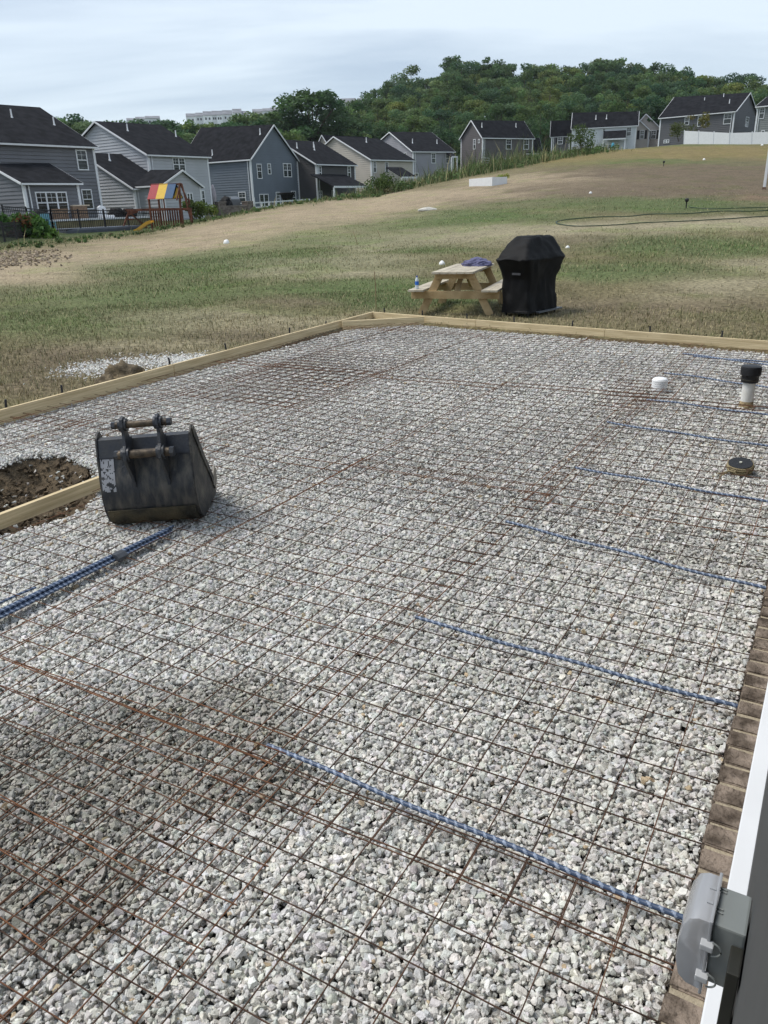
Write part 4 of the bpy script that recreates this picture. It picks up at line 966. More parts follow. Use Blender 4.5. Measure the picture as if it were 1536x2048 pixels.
# skyline trees of the wooded hill: each with its own top
sk = [(752, 178), (772, 166), (792, 160), (822, 130), (850, 150), (872, 152), (905, 109), (940, 121), (975, 116), (1010, 126), (1050, 122), (1085, 126), (1120, 130), (1158, 126), (1200, 116), (1236, 114), (1270, 126), (1305, 121), (1345, 138), (1388, 130), (1425, 154), (1455, 163), (1490, 141), (1528, 168), (1560, 160)]
for i, (x_, y_) in enumerate(sk):
    tree_at(x_, y_, 292+random.uniform(-12, 12), kinds[(i*7+3) % 9], 'tree on the skyline of the wooded hill', 'skyline trees of the wooded hill', ws=random.uniform(.95, 1.2), hmax=26)
for i in range(len(sk)-1):
    tree_at((sk[i][0]+sk[i+1][0])/2+random.uniform(-4, 4), max(sk[i][1], sk[i+1][1])+random.uniform(2, 9), 286+random.uniform(-10, 10), kinds[(i*5+1) % 9], 'slightly lower tree filling the skyline of the wooded hill', 'lower skyline trees of the wooded hill', ws=1.2, hmax=26)
rows_t = [(262, .16, 44), (236, .34, 42), (212, .52, 40), (190, .70, 40), (172, .86, 38)]
low_y = lambda x_: np.interp(x_, [560, 700, 800, 930, 1060, 1200, 1330, 1536], [262, 262, 252, 232, 226, 214, 200, 192])
bandn = ['upper part', 'upper middle', 'middle', 'lower middle', 'lowest row']
for k, (r_, f_, st) in enumerate(rows_t):
    x_ = 640+k*9 if k > 1 else 760+k*8
    i = 0
    while x_ < 1600:
        ys_ = float(np.interp(x_, SKY_X, SKY_Y)); y_ = ys_+(low_y(x_)-ys_)*f_+random.uniform(-9, 9)
        tree_at(x_, y_, r_+random.uniform(-9, 9), kinds[(i*4+k*2) % 9] if k < 4 else kinds[[0, 1, 4, 5, 8][i % 5]], 'leafy tree in the dense wood on the hill, %s' % bandn[k], 'trees of the hill wood, %s' % bandn[k], ws=random.uniform(.82, 1.12), hmax=24)
        x_ += st*random.uniform(.75, 1.2); i += 1

# ------------------------------------------------------------------ things on the lawn
def on(px, py): return ont(px, py, 8)
# picnic table
tw = mat('table_timber', (.42, .29, .14), .7, .15, 4, .25, 40, stretch=(1, 1, 1), col2=(.54, .40, .22))
tw_top = mat('weathered_plank', (.40, .35, .27), .75, .15, 5, .25, 40, col2=(.53, .47, .36))
TO = np.array([-5.86, 12.72, 0]); td = np.array([-.20, .98, 0]); td /= np.linalg.norm(td); tl = np.array([.915, -.40, 0]); tl = np.array([td[1], -td[0], 0])
tz = float(terr(TO[0], TO[1]))+.02
def T3(s_, l_, z): return np.array([*(TO+td*s_+tl*l_)[:2], tz+z])     # s along, l across
pt = thing('picnic_table', tuple(T3(.9, 0, 0)), 'light timber picnic table with A-frame legs behind the form boards', 'picnic table')
mb = MB()
for k in range(5):
    l0 = -.37+k*.149; dz = random.uniform(-.002, .002); mb.obox(T3(-.03, l0, .715+dz), td*1.93, tl*.142, [0, 0, .036])
mb.build('table_top', tw_top, pt, bevel=.004)
for sg in (-1, 1):
    mb = MB()
    for k in range(2): mb.obox(T3(-.05, sg*.66-.14+k*.142, .415), td*1.95, tl*.137, [0, 0, .036])
    bn_ = mb.build('bench_seat', tw_top, pt, bevel=.004)
for s_ in (.22, 1.62):
    for sg in (-1, 1):
        MB().beam(T3(s_, sg*.63, .0), T3(s_, sg*.26, .715), .09 if False else .038, .135, upv=tuple(tl)).build('leg', tw, pt, bevel=.003)
    o2 = -.04 if s_ < 1 else .04
    MB().beam(T3(s_+o2, -.80, .345), T3(s_+o2, .80, .345), .038, .135).build('cross_beam', tw, pt, bevel=.003)
    MB().beam(T3(s_+o2, -.36, .665), T3(s_+o2, .36, .665), .038, .09).build('top_cleat', tw, pt, bevel=.003)
    MB().beam(T3(s_+(.05 if s_ < 1 else -.05), 0, .36), T3(.92+(-.12 if s_ < 1 else .12), 0, .69), .085, .038).build('brace', tw, pt, bevel=.003)
# towel heap
def blob(name, c, rx, ry, rz, m, amp=.25, fr=3.0, seed=0, sub=4, parent=None, flatb=True, fold=0):
    bm = bmesh.new(); bmesh.ops.create_icosphere(bm, subdivisions=sub, radius=1)
    for v in bm.verts:
        d = v.co.normalized(); n_ = mnoise.noise(d*fr+Vector((seed*3.1, seed, 0)))+.45*mnoise.noise(d*fr*2.7+Vector((seed, 4, 1)))
        if fold: n_ += fold*abs(math.sin(d.x*7+3*mnoise.noise(d*2)+seed))
        k = 1+amp*n_; z = d.z*k*rz
        if flatb and z < -.12*rz: z = -.12*rz
        v.co = Vector((d.x*k*rx, d.y*k*ry, z))
    me = bpy.data.meshes.new(name); bm.to_mesh(me); bm.free(); me.polygons.foreach_set('use_smooth', [True]*len(me.polygons)); me.materials.append(m)
    o = link_mesh(name, me, parent); o.location = Vector(c)-wl(parent); return o
tc_ = gz(680+842/3.072, 440+277/3.072, tz+.76)
tow = blob('towel', tc_, .27, .21, .125, mat('purple_blue_cloth', (.115, .115, .20), .95, .2, 6, .5, 60), .22, 2.2, 2, 5, fold=.35)
tag(tow, 'crumpled purple-blue towel heaped on the picnic table top', 'towel')
# water bottle on the left bench
wc = gz(834, 577.5, tz+.452)
bot = thing('water_bottle', tuple(wc), 'small clear water bottle with a blue label on the left bench', 'bottle')
clear = mat('clear_plastic', (.62, .68, .72), .15, .1, 10)
MB().lathe([(.030, 0), (.033, .01), (.032, .07), (.033, .13), (.030, .16), (.014, .195), (.013, .205), (.001, .206)], wc, 16).build('bottle_body', clear, bot, smooth=True)
MB().lathe([(.0338, .065), (.0342, .07), (.0342, .125), (.0338, .13)], wc, 16).build('label_band', mat('blue_label', (.04, .16, .55), .4, .1, 40), bot, smooth=True)
MB().lathe([(.015, .2), (.015, .222), (.001, .223)], wc, 12).build('cap', mat('blue_cap', (.04, .08, .35), .4, .1, 40), bot)
# grill under its black cover
GC = np.array([-4.53, 12.86, 0]); gu = np.array([.21, 1.0, 0]); gu /= np.linalg.norm(gu); gl = np.array([-gu[1], gu[0], 0])   # gu length, gl depth
gzt = float(terr(GC[0], GC[1]))+.02
gr_ = thing('grill', tuple(GC+gu*.5+gl*.3+[0, 0, gzt]), 'barbecue grill under a fitted black fabric cover beside the picnic table', 'grill')
def ringpts(l0, l1, d0, d1, z, rr=.05, n=6):
    pts = []
    for (cl_, cd_, a0) in ((l1-rr, d1-rr, 0), (l0+rr, d1-rr, 90), (l0+rr, d0+rr, 180), (l1-rr, d0+rr, 270)):
        for k in range(n): a_ = math.radians(a0+90*k/(n-1)); pts.append((cl_+rr*math.cos(a_), cd_+rr*math.sin(a_), z))
    return pts
secs = [(0.02, 1.02, -.005, .565, .075), (.03, 1.0, .0, .56, .12), (.05, .98, .02, .55, .40), (.05, .98, .02, .55, .62), (.0, 1.05, -.0, .58, .76), (-.06, 1.15, -.02, .62, .90), (-.08, 1.19, -.03, .63, .94), (.03, 1.14, .04, .60, 1.04), (.13, 1.10, .10, .55, 1.17), (.25, 1.05, .15, .50, 1.27), (.31, 1.01, .19, .46, 1.295)]
def dens(pts, k=4):
    o = []
    for i in range(len(pts)):
        a_, b_ = np.array(pts[i]), np.array(pts[(i+1) % len(pts)]); m = max(1, int(np.linalg.norm(b_-a_)/.03)) if False else 1
        o.append(a_)
    return o
bm = bmesh.new(); lev = []
dense = []
for i in range(len(secs)-1):
    for k in range(5): u_ = k/5; dense.append(tuple(np.array(secs[i])*(1-u_)+np.array(secs[i+1])*u_))
dense.append(secs[-1])
def rect_ring(l0, l1, d0, d1, z, m=60):
    P_ = ringpts(l0, l1, d0, d1, z, .045 if z < 1.1 else .06); P_ = np.array(P_+[P_[0]]); seg = np.linalg.norm(np.diff(P_, axis=0), axis=1); cs = np.concatenate([[0], np.cumsum(seg)])
    t_ = np.linspace(0, cs[-1], m, endpoint=False); return np.stack([np.interp(t_, cs, P_[:, i]) for i in range(3)], -1)
for S_ in dense:
    row = []
    for p in rect_ring(*S_):
        w_ = .030*mnoise.noise(Vector((p[0]*4, p[1]*4, p[2]*2.0)))+.045*(abs(mnoise.noise(Vector((p[0]*8+p[2]*2, p[1]*8, p[2]*2.2))))-.2)+.008*mnoise.noise(Vector((p[0]*20, p[1]*20, p[2]*5)))
        w_ *= 1.2 if p[2] < 1.0 else .6
        c_ = np.array([.51, .29]); d_ = (p[:2]-c_)/np.linalg.norm(p[:2]-c_); q_ = p[:2]+d_*w_
        row.append(bm.verts.new(tuple(GC+gu*q_[0]+gl*q_[1]+np.array([0, 0, gzt+p[2]+.8*w_*(p[2] > .2)+.012*(p[2] < .1)*math.sin(p[0]*14+p[1]*9)]))))
    lev.append(row)
for a_, b_ in zip(lev[:-1], lev[1:]):
    for k in range(60): bm.faces.new((a_[k], a_[(k+1) % 60], b_[(k+1) % 60], b_[k]))
bm.faces.new(lev[-1]); bmesh.ops.recalc_face_normals(bm, faces=bm.faces)
me = bpy.data.meshes.new('cover'); bm.to_mesh(me); bm.free(); me.polygons.foreach_set('use_smooth', [True]*len(me.polygons)); me.transform(Matrix.Translation(-gr_.location))
me.materials.append(mat('black_cover_cloth', (.0030, .0030, .0034), .7, .25, 3, .35, 9, spec=.22)); link_mesh('cover', me, gr_)
def Gp(l_, d_, z): return GC+gu*l_+gl*d_+np.array([0, 0, gzt+z])
mb = MB(); mb.obox(Gp(.14, .08, .05), gu*.82, gl*.42, [0, 0, .05]); mb.build('bottom_shelf', mat('shelf_grey', (.16, .17, .18), .4, .1, 10, metal=.3), gr_)
MB().obox(Gp(.30, -.06, .055), gu*.78, gl*.10, [0, 0, .022]).build('shelf_edge', mat('shelf_grey', (.1, .1, .1)), gr_)
for (l_, d_) in ((.12, .06), (.98, .04), (.12, .5), (.98, .5)):
    mb = MB(); mb.tube([Gp(l_, d_-.012, .028), Gp(l_, d_+.012, .028)], .028, 14); mb.build('caster', mat('caster_black', (.02, .02, .02), .5, .1, 30), gr_, smooth=True)
MB().obox(Gp(-.035, .30, .70), gu*.01, -gl*.16, [0, 0, .035]).build('strap', mat('grey_strap', (.06, .06, .065), .6, .1, 30), gr_)
# stick
sb = on(752, 625); tag(MB().tube([(sb[0], sb[1], sb[2]-.1), (sb[0]+.01, sb[1], sb[2]+.4), (sb[0]-.005, sb[1], sb[2]+.74)], [.008, .008, .007], 8).build('wooden_stick', mat('stick_brown', (.22, .15, .08), .8, .2, 20)), 'thin brown stick standing upright behind the far form corner', 'stake')
for k, (px_, py_, hx) in enumerate([(762, 476, .35), (716, 490, .5), (640, 512, .18)]):
    p = on(px_, py_); tag(MB().tube([(p[0], p[1], p[2]-.05), (p[0]-.08, p[1]-.02, p[2]+hx*.5), (p[0]-.2, p[1], p[2]+hx)], [.012, .010, .005], 6).build('dry_weed_stalk', mat('stick_brown', (.2, .1, .1))), ['leaning dry stalk on the straw patch before the tan slope', 'thin upright dry stalk in the green band', 'short dry twig on the straw-coloured patch'][k], 'weed')
# pipe with black cap, white capped drain
wp = mat('white_pipe', (.70, .68, .62), .45, .05, 15, col2=(.76, .75, .71))
c = gz(1492, 812, 0); c[2] = -.05
pp = thing('drain_pipe', tuple(c), 'white upright drain pipe with a black rubber cap in the gravel', 'pipe')
hz_ = .38
MB().lathe([(.053, -.05), (.057, .05), (.057, hz_), (.001, hz_)], c, 28).build('pipe_tube', wp, pp, smooth=True)
o = MB().lathe([(.062, .0), (.066, .04), (.062, .085), (.0575, .10)], c, 20).build('muddy_collar', mat('mud_splash', (.34, .26, .15), .95, .3, 30, .6, 60), pp, smooth=True)
c_t = c+[0, 0, hz_-.10]
rb = mat('black_rubber', (.014, .014, .016), .5, .15, 30, .1, 60)
cp_ = MB().lathe([(.070, 0), (.077, .004), (.077, .062), (.081, .068), (.090, .072), (.092, .13), (.088, .150), (.078, .156), (.001, .157)], c_t, 32).build('rubber_cap', rb, pp, smooth=True)
MB().lathe([(.0782, .02), (.0792, .022), (.0792, .034), (.0782, .036)], c_t, 32).build('clamp_band', mat('band_steel', (.06, .055, .045), .4, .2, 30, metal=.6), cp_, smooth=True)
c = gz(1318, 782, 0.0); c[2] = -.02
wd_ = thing('capped_drain', tuple(c), 'short white ribbed drain cap standing in the gravel under the mesh', 'drain')
pr_ = [(.074, 0)]
for k in range(6): z_ = .02+k*.021; pr_ += [(.079, z_), (.079, z_+.013), (.073, z_+.0145), (.073, z_+.0205)]
pr_ += [(.070, .150), (.052, .160), (.001, .165)]
MB().lathe(pr_, c, 28).build('ribbed_cap', mat('bright_pvc', (.84, .84, .83), .4, .03, 10), wd_, smooth=True)
for k in range(3):
    a_ = k*2.1+.4; MB().lathe([(.0065, 0), (.0065, .004), (.001, .005)], c+[.042*math.cos(a_), .042*math.sin(a_), .157], 8).build('screw_hole', black_steel, wd_)
# cord reel
c = gz(1480, 936, .03); c[2] = .045
rl = thing('cord_reel', tuple(c), 'flat black reel wound with tan cord lying on the mesh', 'reel')
tilt = .22
def RT(x_, y_, z_): return c+np.array([x_, y_*math.cos(tilt)-z_*math.sin(tilt), y_*math.sin(tilt)+z_*math.cos(tilt)])
def rtube(R_, r_, z_, n=40, e=1.0, ph=0): return [RT(R_*math.cos(a_+ph)*e, R_*math.sin(a_+ph), z_+.002*math.sin(3*a_)) for a_ in np.linspace(0, 2*math.pi, n)]
MB().prism([RT(.083*math.cos(a_), .083*math.sin(a_), .018) for a_ in np.linspace(0, 2*math.pi, 26, endpoint=False)], RT(0, 0, .01)-RT(0, 0, 0)).build('reel_disc', rb, rl, bevel=.003)
MB().prism([RT(.078*math.cos(a_), .078*math.sin(a_), -.03) for a_ in np.linspace(0, 2*math.pi, 26, endpoint=False)], RT(0, 0, .01)-RT(0, 0, 0)).build('reel_disc', rb, rl, bevel=.003)
MB().prism([RT(.010*math.cos(a_), .010*math.sin(a_), .028) for a_ in np.linspace(0, 2*math.pi, 12, endpoint=False)], RT(0, 0, .007)-RT(0, 0, 0)).build('hub_pin', mat('pale_pin', (.5, .5, .42), .5, .1, 10), rl)
cord = mat('tan_cord', (.36, .30, .17), .9, .25, 60, .3, 200, col2=(.25, .2, .12))
mb = MB()
for k in range(5): mb.tube(rtube(.084+.004*(k % 2), 0, -.022+k*.010, ph=k), .0062, 6, cap=False)
mb.tube([RT(-.085, -.03, .0), RT(-.06, -.10, .005), RT(-.02, -.11, .01), RT(-.01, -.075, .012), RT(-.05, -.075, .0), RT(-.12, -.14, -.03), RT(-.19, -.16, -.035)], .006, 7)
mb.tube([RT(-.01, -.07, .02), RT(-.06, -.09, .0), RT(-.13, -.12, -.02), RT(-.17, -.18, -.03)], .0055, 7)
mb.build('wound_cord', cord, rl, smooth=True)

# gravel spilled outside the left board, clay clods
gc = [(gz(*p)[0:2]) for p in ((200, 742), (250, 732), (330, 726), (380, 722))]
xs_, ys_ = [], []
for c_, s_ in zip(gc, (.30, .34, .30, .2)):
    k = 900; xs_.append(rng.normal(c_[0], s_, k)); ys_.append(rng.normal(c_[1], s_*.9, k))
x, y = np.concatenate(xs_), np.concatenate(ys_); m = x < -7.08; x, y = x[m], y[m]
V, Fq, Tn = stones(np.stack([x, y, terr(x, y)+.012+.02*rng.random(len(x))], -1), rng.uniform(.011, .021, len(x)), np.clip(stone_tone(x, y)*1.05, 0, .9), SV_far)
tag(fast_mesh('spilled_gravel', V, Fq, attr_mat('spilled_limestone', rough=.85, nvar=.2, nscale=90, bump=.3, bscale=260), Tn), kind='stuff')
clay = mat('clay', (.11, .085, .052), .95, .35, 8, .9, 40, col2=(.20, .155, .095))
cc = [(258, 762, .26, .19, .24, 'biggest clay clod against the left board by the spilled gravel'), (292, 765, .17, .13, .17, 'smaller clay clod right of the biggest one'), (232, 772, .15, .12, .13, 'low clay clod left of the biggest one'), (312, 754, .09, .08, .10, 'fist-sized clay lump at the right end of the clods')]
for k, (px_, py_, a_, b_, h_, lb) in enumerate(cc):
    p = gz(px_, py_, .03); p[0] = min(p[0], -7.20); p[2] = float(terr(p[0], p[1]))
    tag(blob('clay_clod', p, a_, b_, h_, clay, .30, 2.2, k+3, 4), lb, 'clod', 'clay clods by the left board')
# lumps of dug soil inside the hole, rubble heap at the far left of the lawn
x, y = scatter(5200, -6.8, -4.1, 1.9, 4.4); h_ = hole(x, y); m = (h_ > -.10) & (rng.random(len(x)) < .9); x, y = x[m], y[m]
sz_ = rng.lognormal(math.log(.013), .6, len(x)); ct = np.array([.105, .078, .050])*rng.uniform(.6, 1.5, len(x))[:, None]
V, Fq, Tn = stones(np.stack([x, y, -.055-.17*sstep(-.02, .28, hole(x, y))+.01*rng.random(len(x))], -1), np.clip(sz_, .006, .06), ct, SV_far)
tag(fast_mesh('loose_soil', V, Fq, attr_mat('soil_crumbs', rough=.97, nvar=.3, nscale=50, bump=.8, bscale=120), Tn), kind='stuff')
rx_ = [on(*p) for p in ((10, 518), (35, 522), (55, 514), (0, 530), (25, 508), (50, 506))]
xs_ = np.concatenate([rng.normal(p[0], 1.1, 110) for p in rx_]); ys_ = np.concatenate([rng.normal(p[1], .8, 110) for p in rx_])
ct = np.array([.33, .262, .19])*rng.uniform(.75, 1.1, len(xs_))[:, None]
V, Fq, Tn = stones(np.stack([xs_, ys_, terr(xs_, ys_)+.03], -1), rng.uniform(.02, .10, len(xs_)), ct, SV_far)
tag(fast_mesh('rubble', V, Fq, attr_mat('dry_clods', rough=.95, nvar=.3, nscale=10, bump=.6, bscale=30), Tn), kind='stuff')

# white caps and lumps on the slope
wcap = mat('white_cap', (.80, .80, .78), .5, .05, 10)
for k, (px_, py_, s_, lb) in enumerate([(453, 487, .14, 'white plastic bag lump on the left of the lawn near the tan strip'), (884, 529, .085, 'white dome cap behind the picnic table'), (1181, 387, .085, 'small white cap on the brown slope right of the raised bed'),
                                      (1408, 320, .11, 'white cap on the golden grass of the far rise'), (1524, 291, .13, 'tiny white cap at the foot of the white fence'), (1135, 496, .06, 'small white scrap just beyond the grill')]):
    p = on(px_, py_); tag(blob('white_dome', p, s_, s_*.9, s_*1.15, wcap, .16, 1.5, k+20, 3), lb, 'marker')
p = on(855, 421); lg = blob('white_sack', p, .55, .22, .17, mat('dusty_white', (.55, .52, .46), .8, .15, 6, .3, 20), .2, 2, 33, 4); lg.rotation_euler = (0, 0, .6); tag(lg, 'long dusty white sack lying on the tan strip', 'sack')
# sprinklers
for k, (px_, py_, h_) in enumerate([(1372, 417, .42), (1327, 333, .40)]):
    p = on(px_, py_); s_ = thing('sprinkler', tuple(p), ['black sprinkler on a spike at the end of the hose', 'black sprinkler head on the far brown slope'][k], 'sprinkler')
    MB().tube([p-[0, 0, .05], p+[0, 0, h_*.6]], .025, 8).build('spike', black_steel, s_)
    MB().lathe([(.03, 0), (.075, .04), (.085, .12), (.05, .16), (.001, .17)], p+[0, 0, h_*.58], 12).build('sprinkler_head', black_steel, s_, smooth=True)
# hose
hp_ = [(1560, 412), (1480, 413), (1400, 417), (1378, 418), (None, None)]
def path_on(pp_, k=8):
    P_ = np.array([on(*q_) for q_ in pp_]); o = []
    for i in range(len(P_)-1):
        for j in range(k): u = j/k; p0, p1, p2, p3 = P_[max(i-1, 0)], P_[i], P_[i+1], P_[min(i+2, len(P_)-1)]; q_ = .5*((2*p1)+(-p0+p2)*u+(2*p0-5*p1+4*p2-p3)*u*u+(-p0+3*p1-3*p2+p3)*u**3); q_[2] = float(terr(q_[0], q_[1]))+.03; o.append(q_)
    return o
hosem = mat('green_hose', (.020, .045, .025), .5, .2, 10)
mb = MB(); mb.tube(path_on([(1560, 432), (1500, 436), (1440, 440), (1370, 444), (1290, 447), (1220, 452), (1160, 454), (1125, 451), (1112, 447), (1120, 443), (1150, 439), (1210, 435), (1260, 434), (1300, 430), (1370, 429), (1440, 424), (1500, 424), (1560, 421)]), .019, 6)
mb.tube(path_on([(1560, 415), (1500, 417), (1440, 419), (1400, 418), (1376, 415)]), .017, 6)
tag(mb.build('garden_hose', hosem, smooth=True), 'dark green garden hose looped across the straw-coloured lawn', 'hose')
# raised bed of white vinyl
def flat_on(px_, py_): return on(px_, py_)
b0, b1, b2 = on(938, 373), on(984, 372), on(1009, 366); 
w1 = (b1-b0)*[1, 1, 0]; n1_ = np.linalg.norm(w1); w1 /= n1_; w2 = np.array([-w1[1], w1[0], 0]);
if w2@(b1-CAM) < 0: w2 = -w2
bedh = .62; L2 = 1.2
while True:
    q_ = b1+w2*L2-CAM; 
    if 768+F*(q_@rt)/(q_@fw) > 1007 or L2 > 6: break
    L2 += .05
zb_ = min(b0[2], b1[2])-.1
rb_ = thing('raised_bed', (b0[0], b0[1], zb_), 'open white vinyl raised garden bed on the tan slope', 'planter')
def Bd(a_, b_, z_): return np.array([b0[0], b0[1], zb_])+w1*a_+w2*b_+np.array([0, 0, z_])
sh_ = np.array([0, 0, .0]); L1 = n1_
for (o_, e1_, e2_) in ((Bd(0, 0, 0), w1*L1, w2*.05), (Bd(0, L2, .0), w1*L1, w2*.05), (Bd(0, .05, 0), w1*.05, w2*(L2-.05)), (Bd(L1-.05, .05, 0), w1*.05, w2*(L2-.05))):
    MB().obox(o_, e1_, e2_, [0, 0, bedh+.08]).build('side_panel', white_vinyl, rb_)
MB().obox(Bd(.05, .05, 0), w1*(L1-.1), w2*(L2-.1), [0, 0, bedh-.08]).build('soil', mat('bed_soil', (.06, .045, .03), .95, .3, 4), rb_)
V, Fq, T = leaf_cloud([Bd(.7, 2.4, bedh+.15), Bd(1.1, 2.6, bedh+.2), Bd(L1*.5, 1.5, bedh+.1)], [.22, .25, .18], 60, .14, (.16, .22, .05)); fo = fast_mesh('seedlings', V-np.array(wl(rb_)), Fq, leaf_m, T, parent=rb_)
# white vinyl fence at top right
wf0 = on(1369, 288); fpts = [(1369, 261.5, 288, 118), (1460, 266, 288.5, 112), (1600, 262, 283, 108)]
fe = None; fp3 = []
for (x_, yt, yb_, r_) in fpts: a_ = gr(x_, yb_, r_); b_ = gr(x_, yt, r_); a_[2] = min(a_[2], float(terr(a_[0], a_[1])))-.3; fp3.append((a_, b_))
fe = thing('white_fence', tuple(fp3[0][0]), 'solid white vinyl fence along the top of the rise', 'fence')
for (a_, b_), (c_, d_) in zip(fp3[:-1], fp3[1:]):
    n_ = np.cross(c_-a_, [0, 0, 1]); n_ /= np.linalg.norm(n_); mb = MB(); mb.hexa([a_, c_, c_+n_*.05, a_+n_*.05, b_, d_, d_+n_*.05, b_+n_*.05]); mb.build('panel', white_vinyl, fe)
    L_ = np.linalg.norm((c_-a_)[:2]); m = max(1, int(L_/2.4))
    for k in range(m+1):
        u_ = k/m; p_ = a_*(1-u_)+c_*u_; t_ = b_*(1-u_)+d_*u_; MB().beam(p_+n_*.025, t_+n_*.025+[0, 0, .1], .13, .13).build('fence_post', white_vinyl, fe)
# white corner post / downspout at the right edge of the lawn
p = on(1528, 379); q_ = p+np.array([0, 0, 2.6])
hpst = thing('white_post', tuple(p), 'white post at the right edge of the lawn, reaching down to bare soil', 'post')
MB().beam(p-[0, 0, .3], p+[0, 0, 3.4], .13, .13).build('post_shaft', white_vinyl, hpst, bevel=.01)
MB().beam(p+[0, 0, .0], p+[0, 0, .12], .17, .17).build('post_base', mat('brown_boot', (.16, .10, .07), .8, .2, 5), hpst)

# ------------------------------------------------------------------ yard things on the left
def gate(px0, yb0, px1, yb1, r0_, r1_, h=1.3, label='', group=None, sect=2.4):
    a_ = gr(px0, yb0, r0_); b_ = gr(px1, yb1, r1_); L_ = np.linalg.norm((b_-a_)[:2]); m = max(1, round(L_/sect)); u_ = (b_-a_)/L_
    f_ = thing('metal_fence', tuple(a_), label, 'fence', group)
    mb = MB(); n = int(L_/.17)
    for k in range(n+1): p_ = a_+u_*(k*.17); mb.beam(p_+[0, 0, .04], p_+[0, 0, h-.02], .025, .025)
    for zz_ in (.12, h-.22, h-.03): mb.beam(a_+[0, 0, zz_], b_+[0, 0, zz_], .04, .055)
    mb.build('railing', black_fence_m, f_)
    for k in range(m+1): p_ = a_+u_*(L_*k/m); MB().beam(p_-[0, 0, .2], p_+[0, 0, h+.08], .08, .08).build('fence_post', black_fence_m, f_)
c1 = cpx(1)
g1 = c1((-60, 1165)); g2 = c1((370, 1105)); gate(g1[0], g1[1], g2[0], g2[1], 50, 62, 1.35, 'black metal railing nearest, at the far left behind the rubble')
g1 = c1((190, 1012)); g2 = c1((395, 1040)); gate(g1[0]-40, g1[1]-2, g2[0], g2[1], 63, 60, 1.4, 'black metal railing behind the sumac bush, before the sunroom')
g1 = c1((395, 1040)); g2 = c1((1090, 1020)); gate(g1[0], g1[1], g2[0]+6, g2[1], 60, 66, 1.4, 'black metal railing running from the sunroom to the playset')
# deck of the first house, patio slab
dk = c1((560, 985)); a_ = gr(*c1((330, 1000)), 64.5); b_ = gr(*c1((1110, 930)), 70.0); a_[2] = b_[2] = 1.55
u_ = (b_-a_)*[1, 1, 0]; L_ = np.linalg.norm(u_); u_ /= L_; v_ = np.array([-u_[1], u_[0], 0]); v_ = v_ if v_@(a_-CAM) > 0 else -v_
dkt = thing('deck', tuple(a_-[0, 0, 1.0]), 'low pale deck behind the black railing of the left house', 'deck')
MB().obox(a_+[0, 0, -.12], u_*L_, v_*3.4, [0, 0, .12]).build('deck_floor', mat('pale_deck', (.68, .69, .71), .6, .1, 2), dkt)
MB().obox(a_+u_*.1+v_*.1-[0, 0, 1.4], u_*(L_-.2), v_*3.2, [0, 0, 1.27]).build('deck_skirt', mat('yellow_timber', (.20, .17, .09), .8, .2, 2), dkt)
def onplane(px_, py_, z_): return gz(px_, py_, z_)
def atr(crop, x_, y_, r_): return gr(*cpx(crop)((x_, y_)), r_)
# teal chair
c = atr(1, 365, 1035, 63.0); ch = thing('garden_chair', tuple(c), 'pale teal wooden garden chair behind the railing by the sunroom', 'chair')
teal = mat('teal_paint', (.16, .36, .42), .6, .08, 4)
ux_, vy_ = u_, v_
def Ch(a_, b_, z_): return c+ux_*a_+vy_*b_+np.array([0, 0, z_])
mb = MB()
for k in range(5): mb.obox(Ch(-.32+k*.132, .28, .38), ux_*.11, vy_*.04, [0, 0, .80])
mb.build('backrest', teal, ch); mb = MB()
for k in range(4): mb.obox(Ch(-.32, -.30+k*.14, .38), ux_*.64, vy_*.12, [0, 0, .04])
mb.build('seat', teal, ch)
for sx__ in (-.38, .32): MB().obox(Ch(sx__, -.32, .60), ux_*.08, vy_*.62, [0, 0, .04]).build('armrest', teal, ch)
for sx__ in (-.37, .31):
    for sy__ in (-.30, .26): MB().obox(Ch(sx__, sy__, 0), ux_*.07, vy_*.07, [0, 0, .6]).build('leg', teal, ch)
# brown planter box with plants, white lounger, black covered furniture, spa
c = atr(1, 603, 965, 68.5); bxx = thing('wooden_planter', tuple(c), 'brown wooden planter box with a pale rim on the left deck', 'planter')
MB().obox(c-ux_*.62, ux_*1.25, vy_*.7, [0, 0, 1.15]).build('box', mat('planter_brown', (.21, .135, .085), .8, .2, 4), bxx)
MB().obox(c-ux_*.62-vy_*.05+[0, 0, 1.15], ux_*1.45, vy_*.8, [0, 0, .09]).build('rim', mat('pale_rim', (.55, .45, .33), .7, .1, 4), bxx)
c = atr(1, 455, 985, 66.5); o = thing('wooden_gate', tuple(c), 'brown slatted wooden panel left of the planter box', 'panel')
mb = MB()
for k in range(9): mb.obox(c+ux_*(-.65+k*.15), ux_*.12, vy_*.05, [0, 0, 1.05])
mb.build('slats', mat('planter_brown', (.2, .1, .1)), o); MB().obox(c+ux_*-.65+[0, 0, 1.05], ux_*1.33, vy_*.08, [0, 0, .06]).build('top_rail', mat('planter_brown', (.2, .1, .1)), o)
c = atr(1, 765, 950, 69.5); o = thing('lounge_chair', tuple(c), 'white high-backed lounge chair on the deck', 'chair')
MB().prism([c+ux_*(a_*.58)+np.array([0, 0, b_*.62]) for a_, b_ in ((-.65, 0), (-.7, 1.55), (-.3, 1.72), (.45, 1.6), (.62, .9), (.6, 0))], vy_*.25).build('backrest', white_vinyl, o, bevel=.08)
MB().obox(c-ux_*.35-vy_*.6, ux_*.95, vy_*.6, [0, 0, .35]).build('seat', white_vinyl, o, bevel=.08)
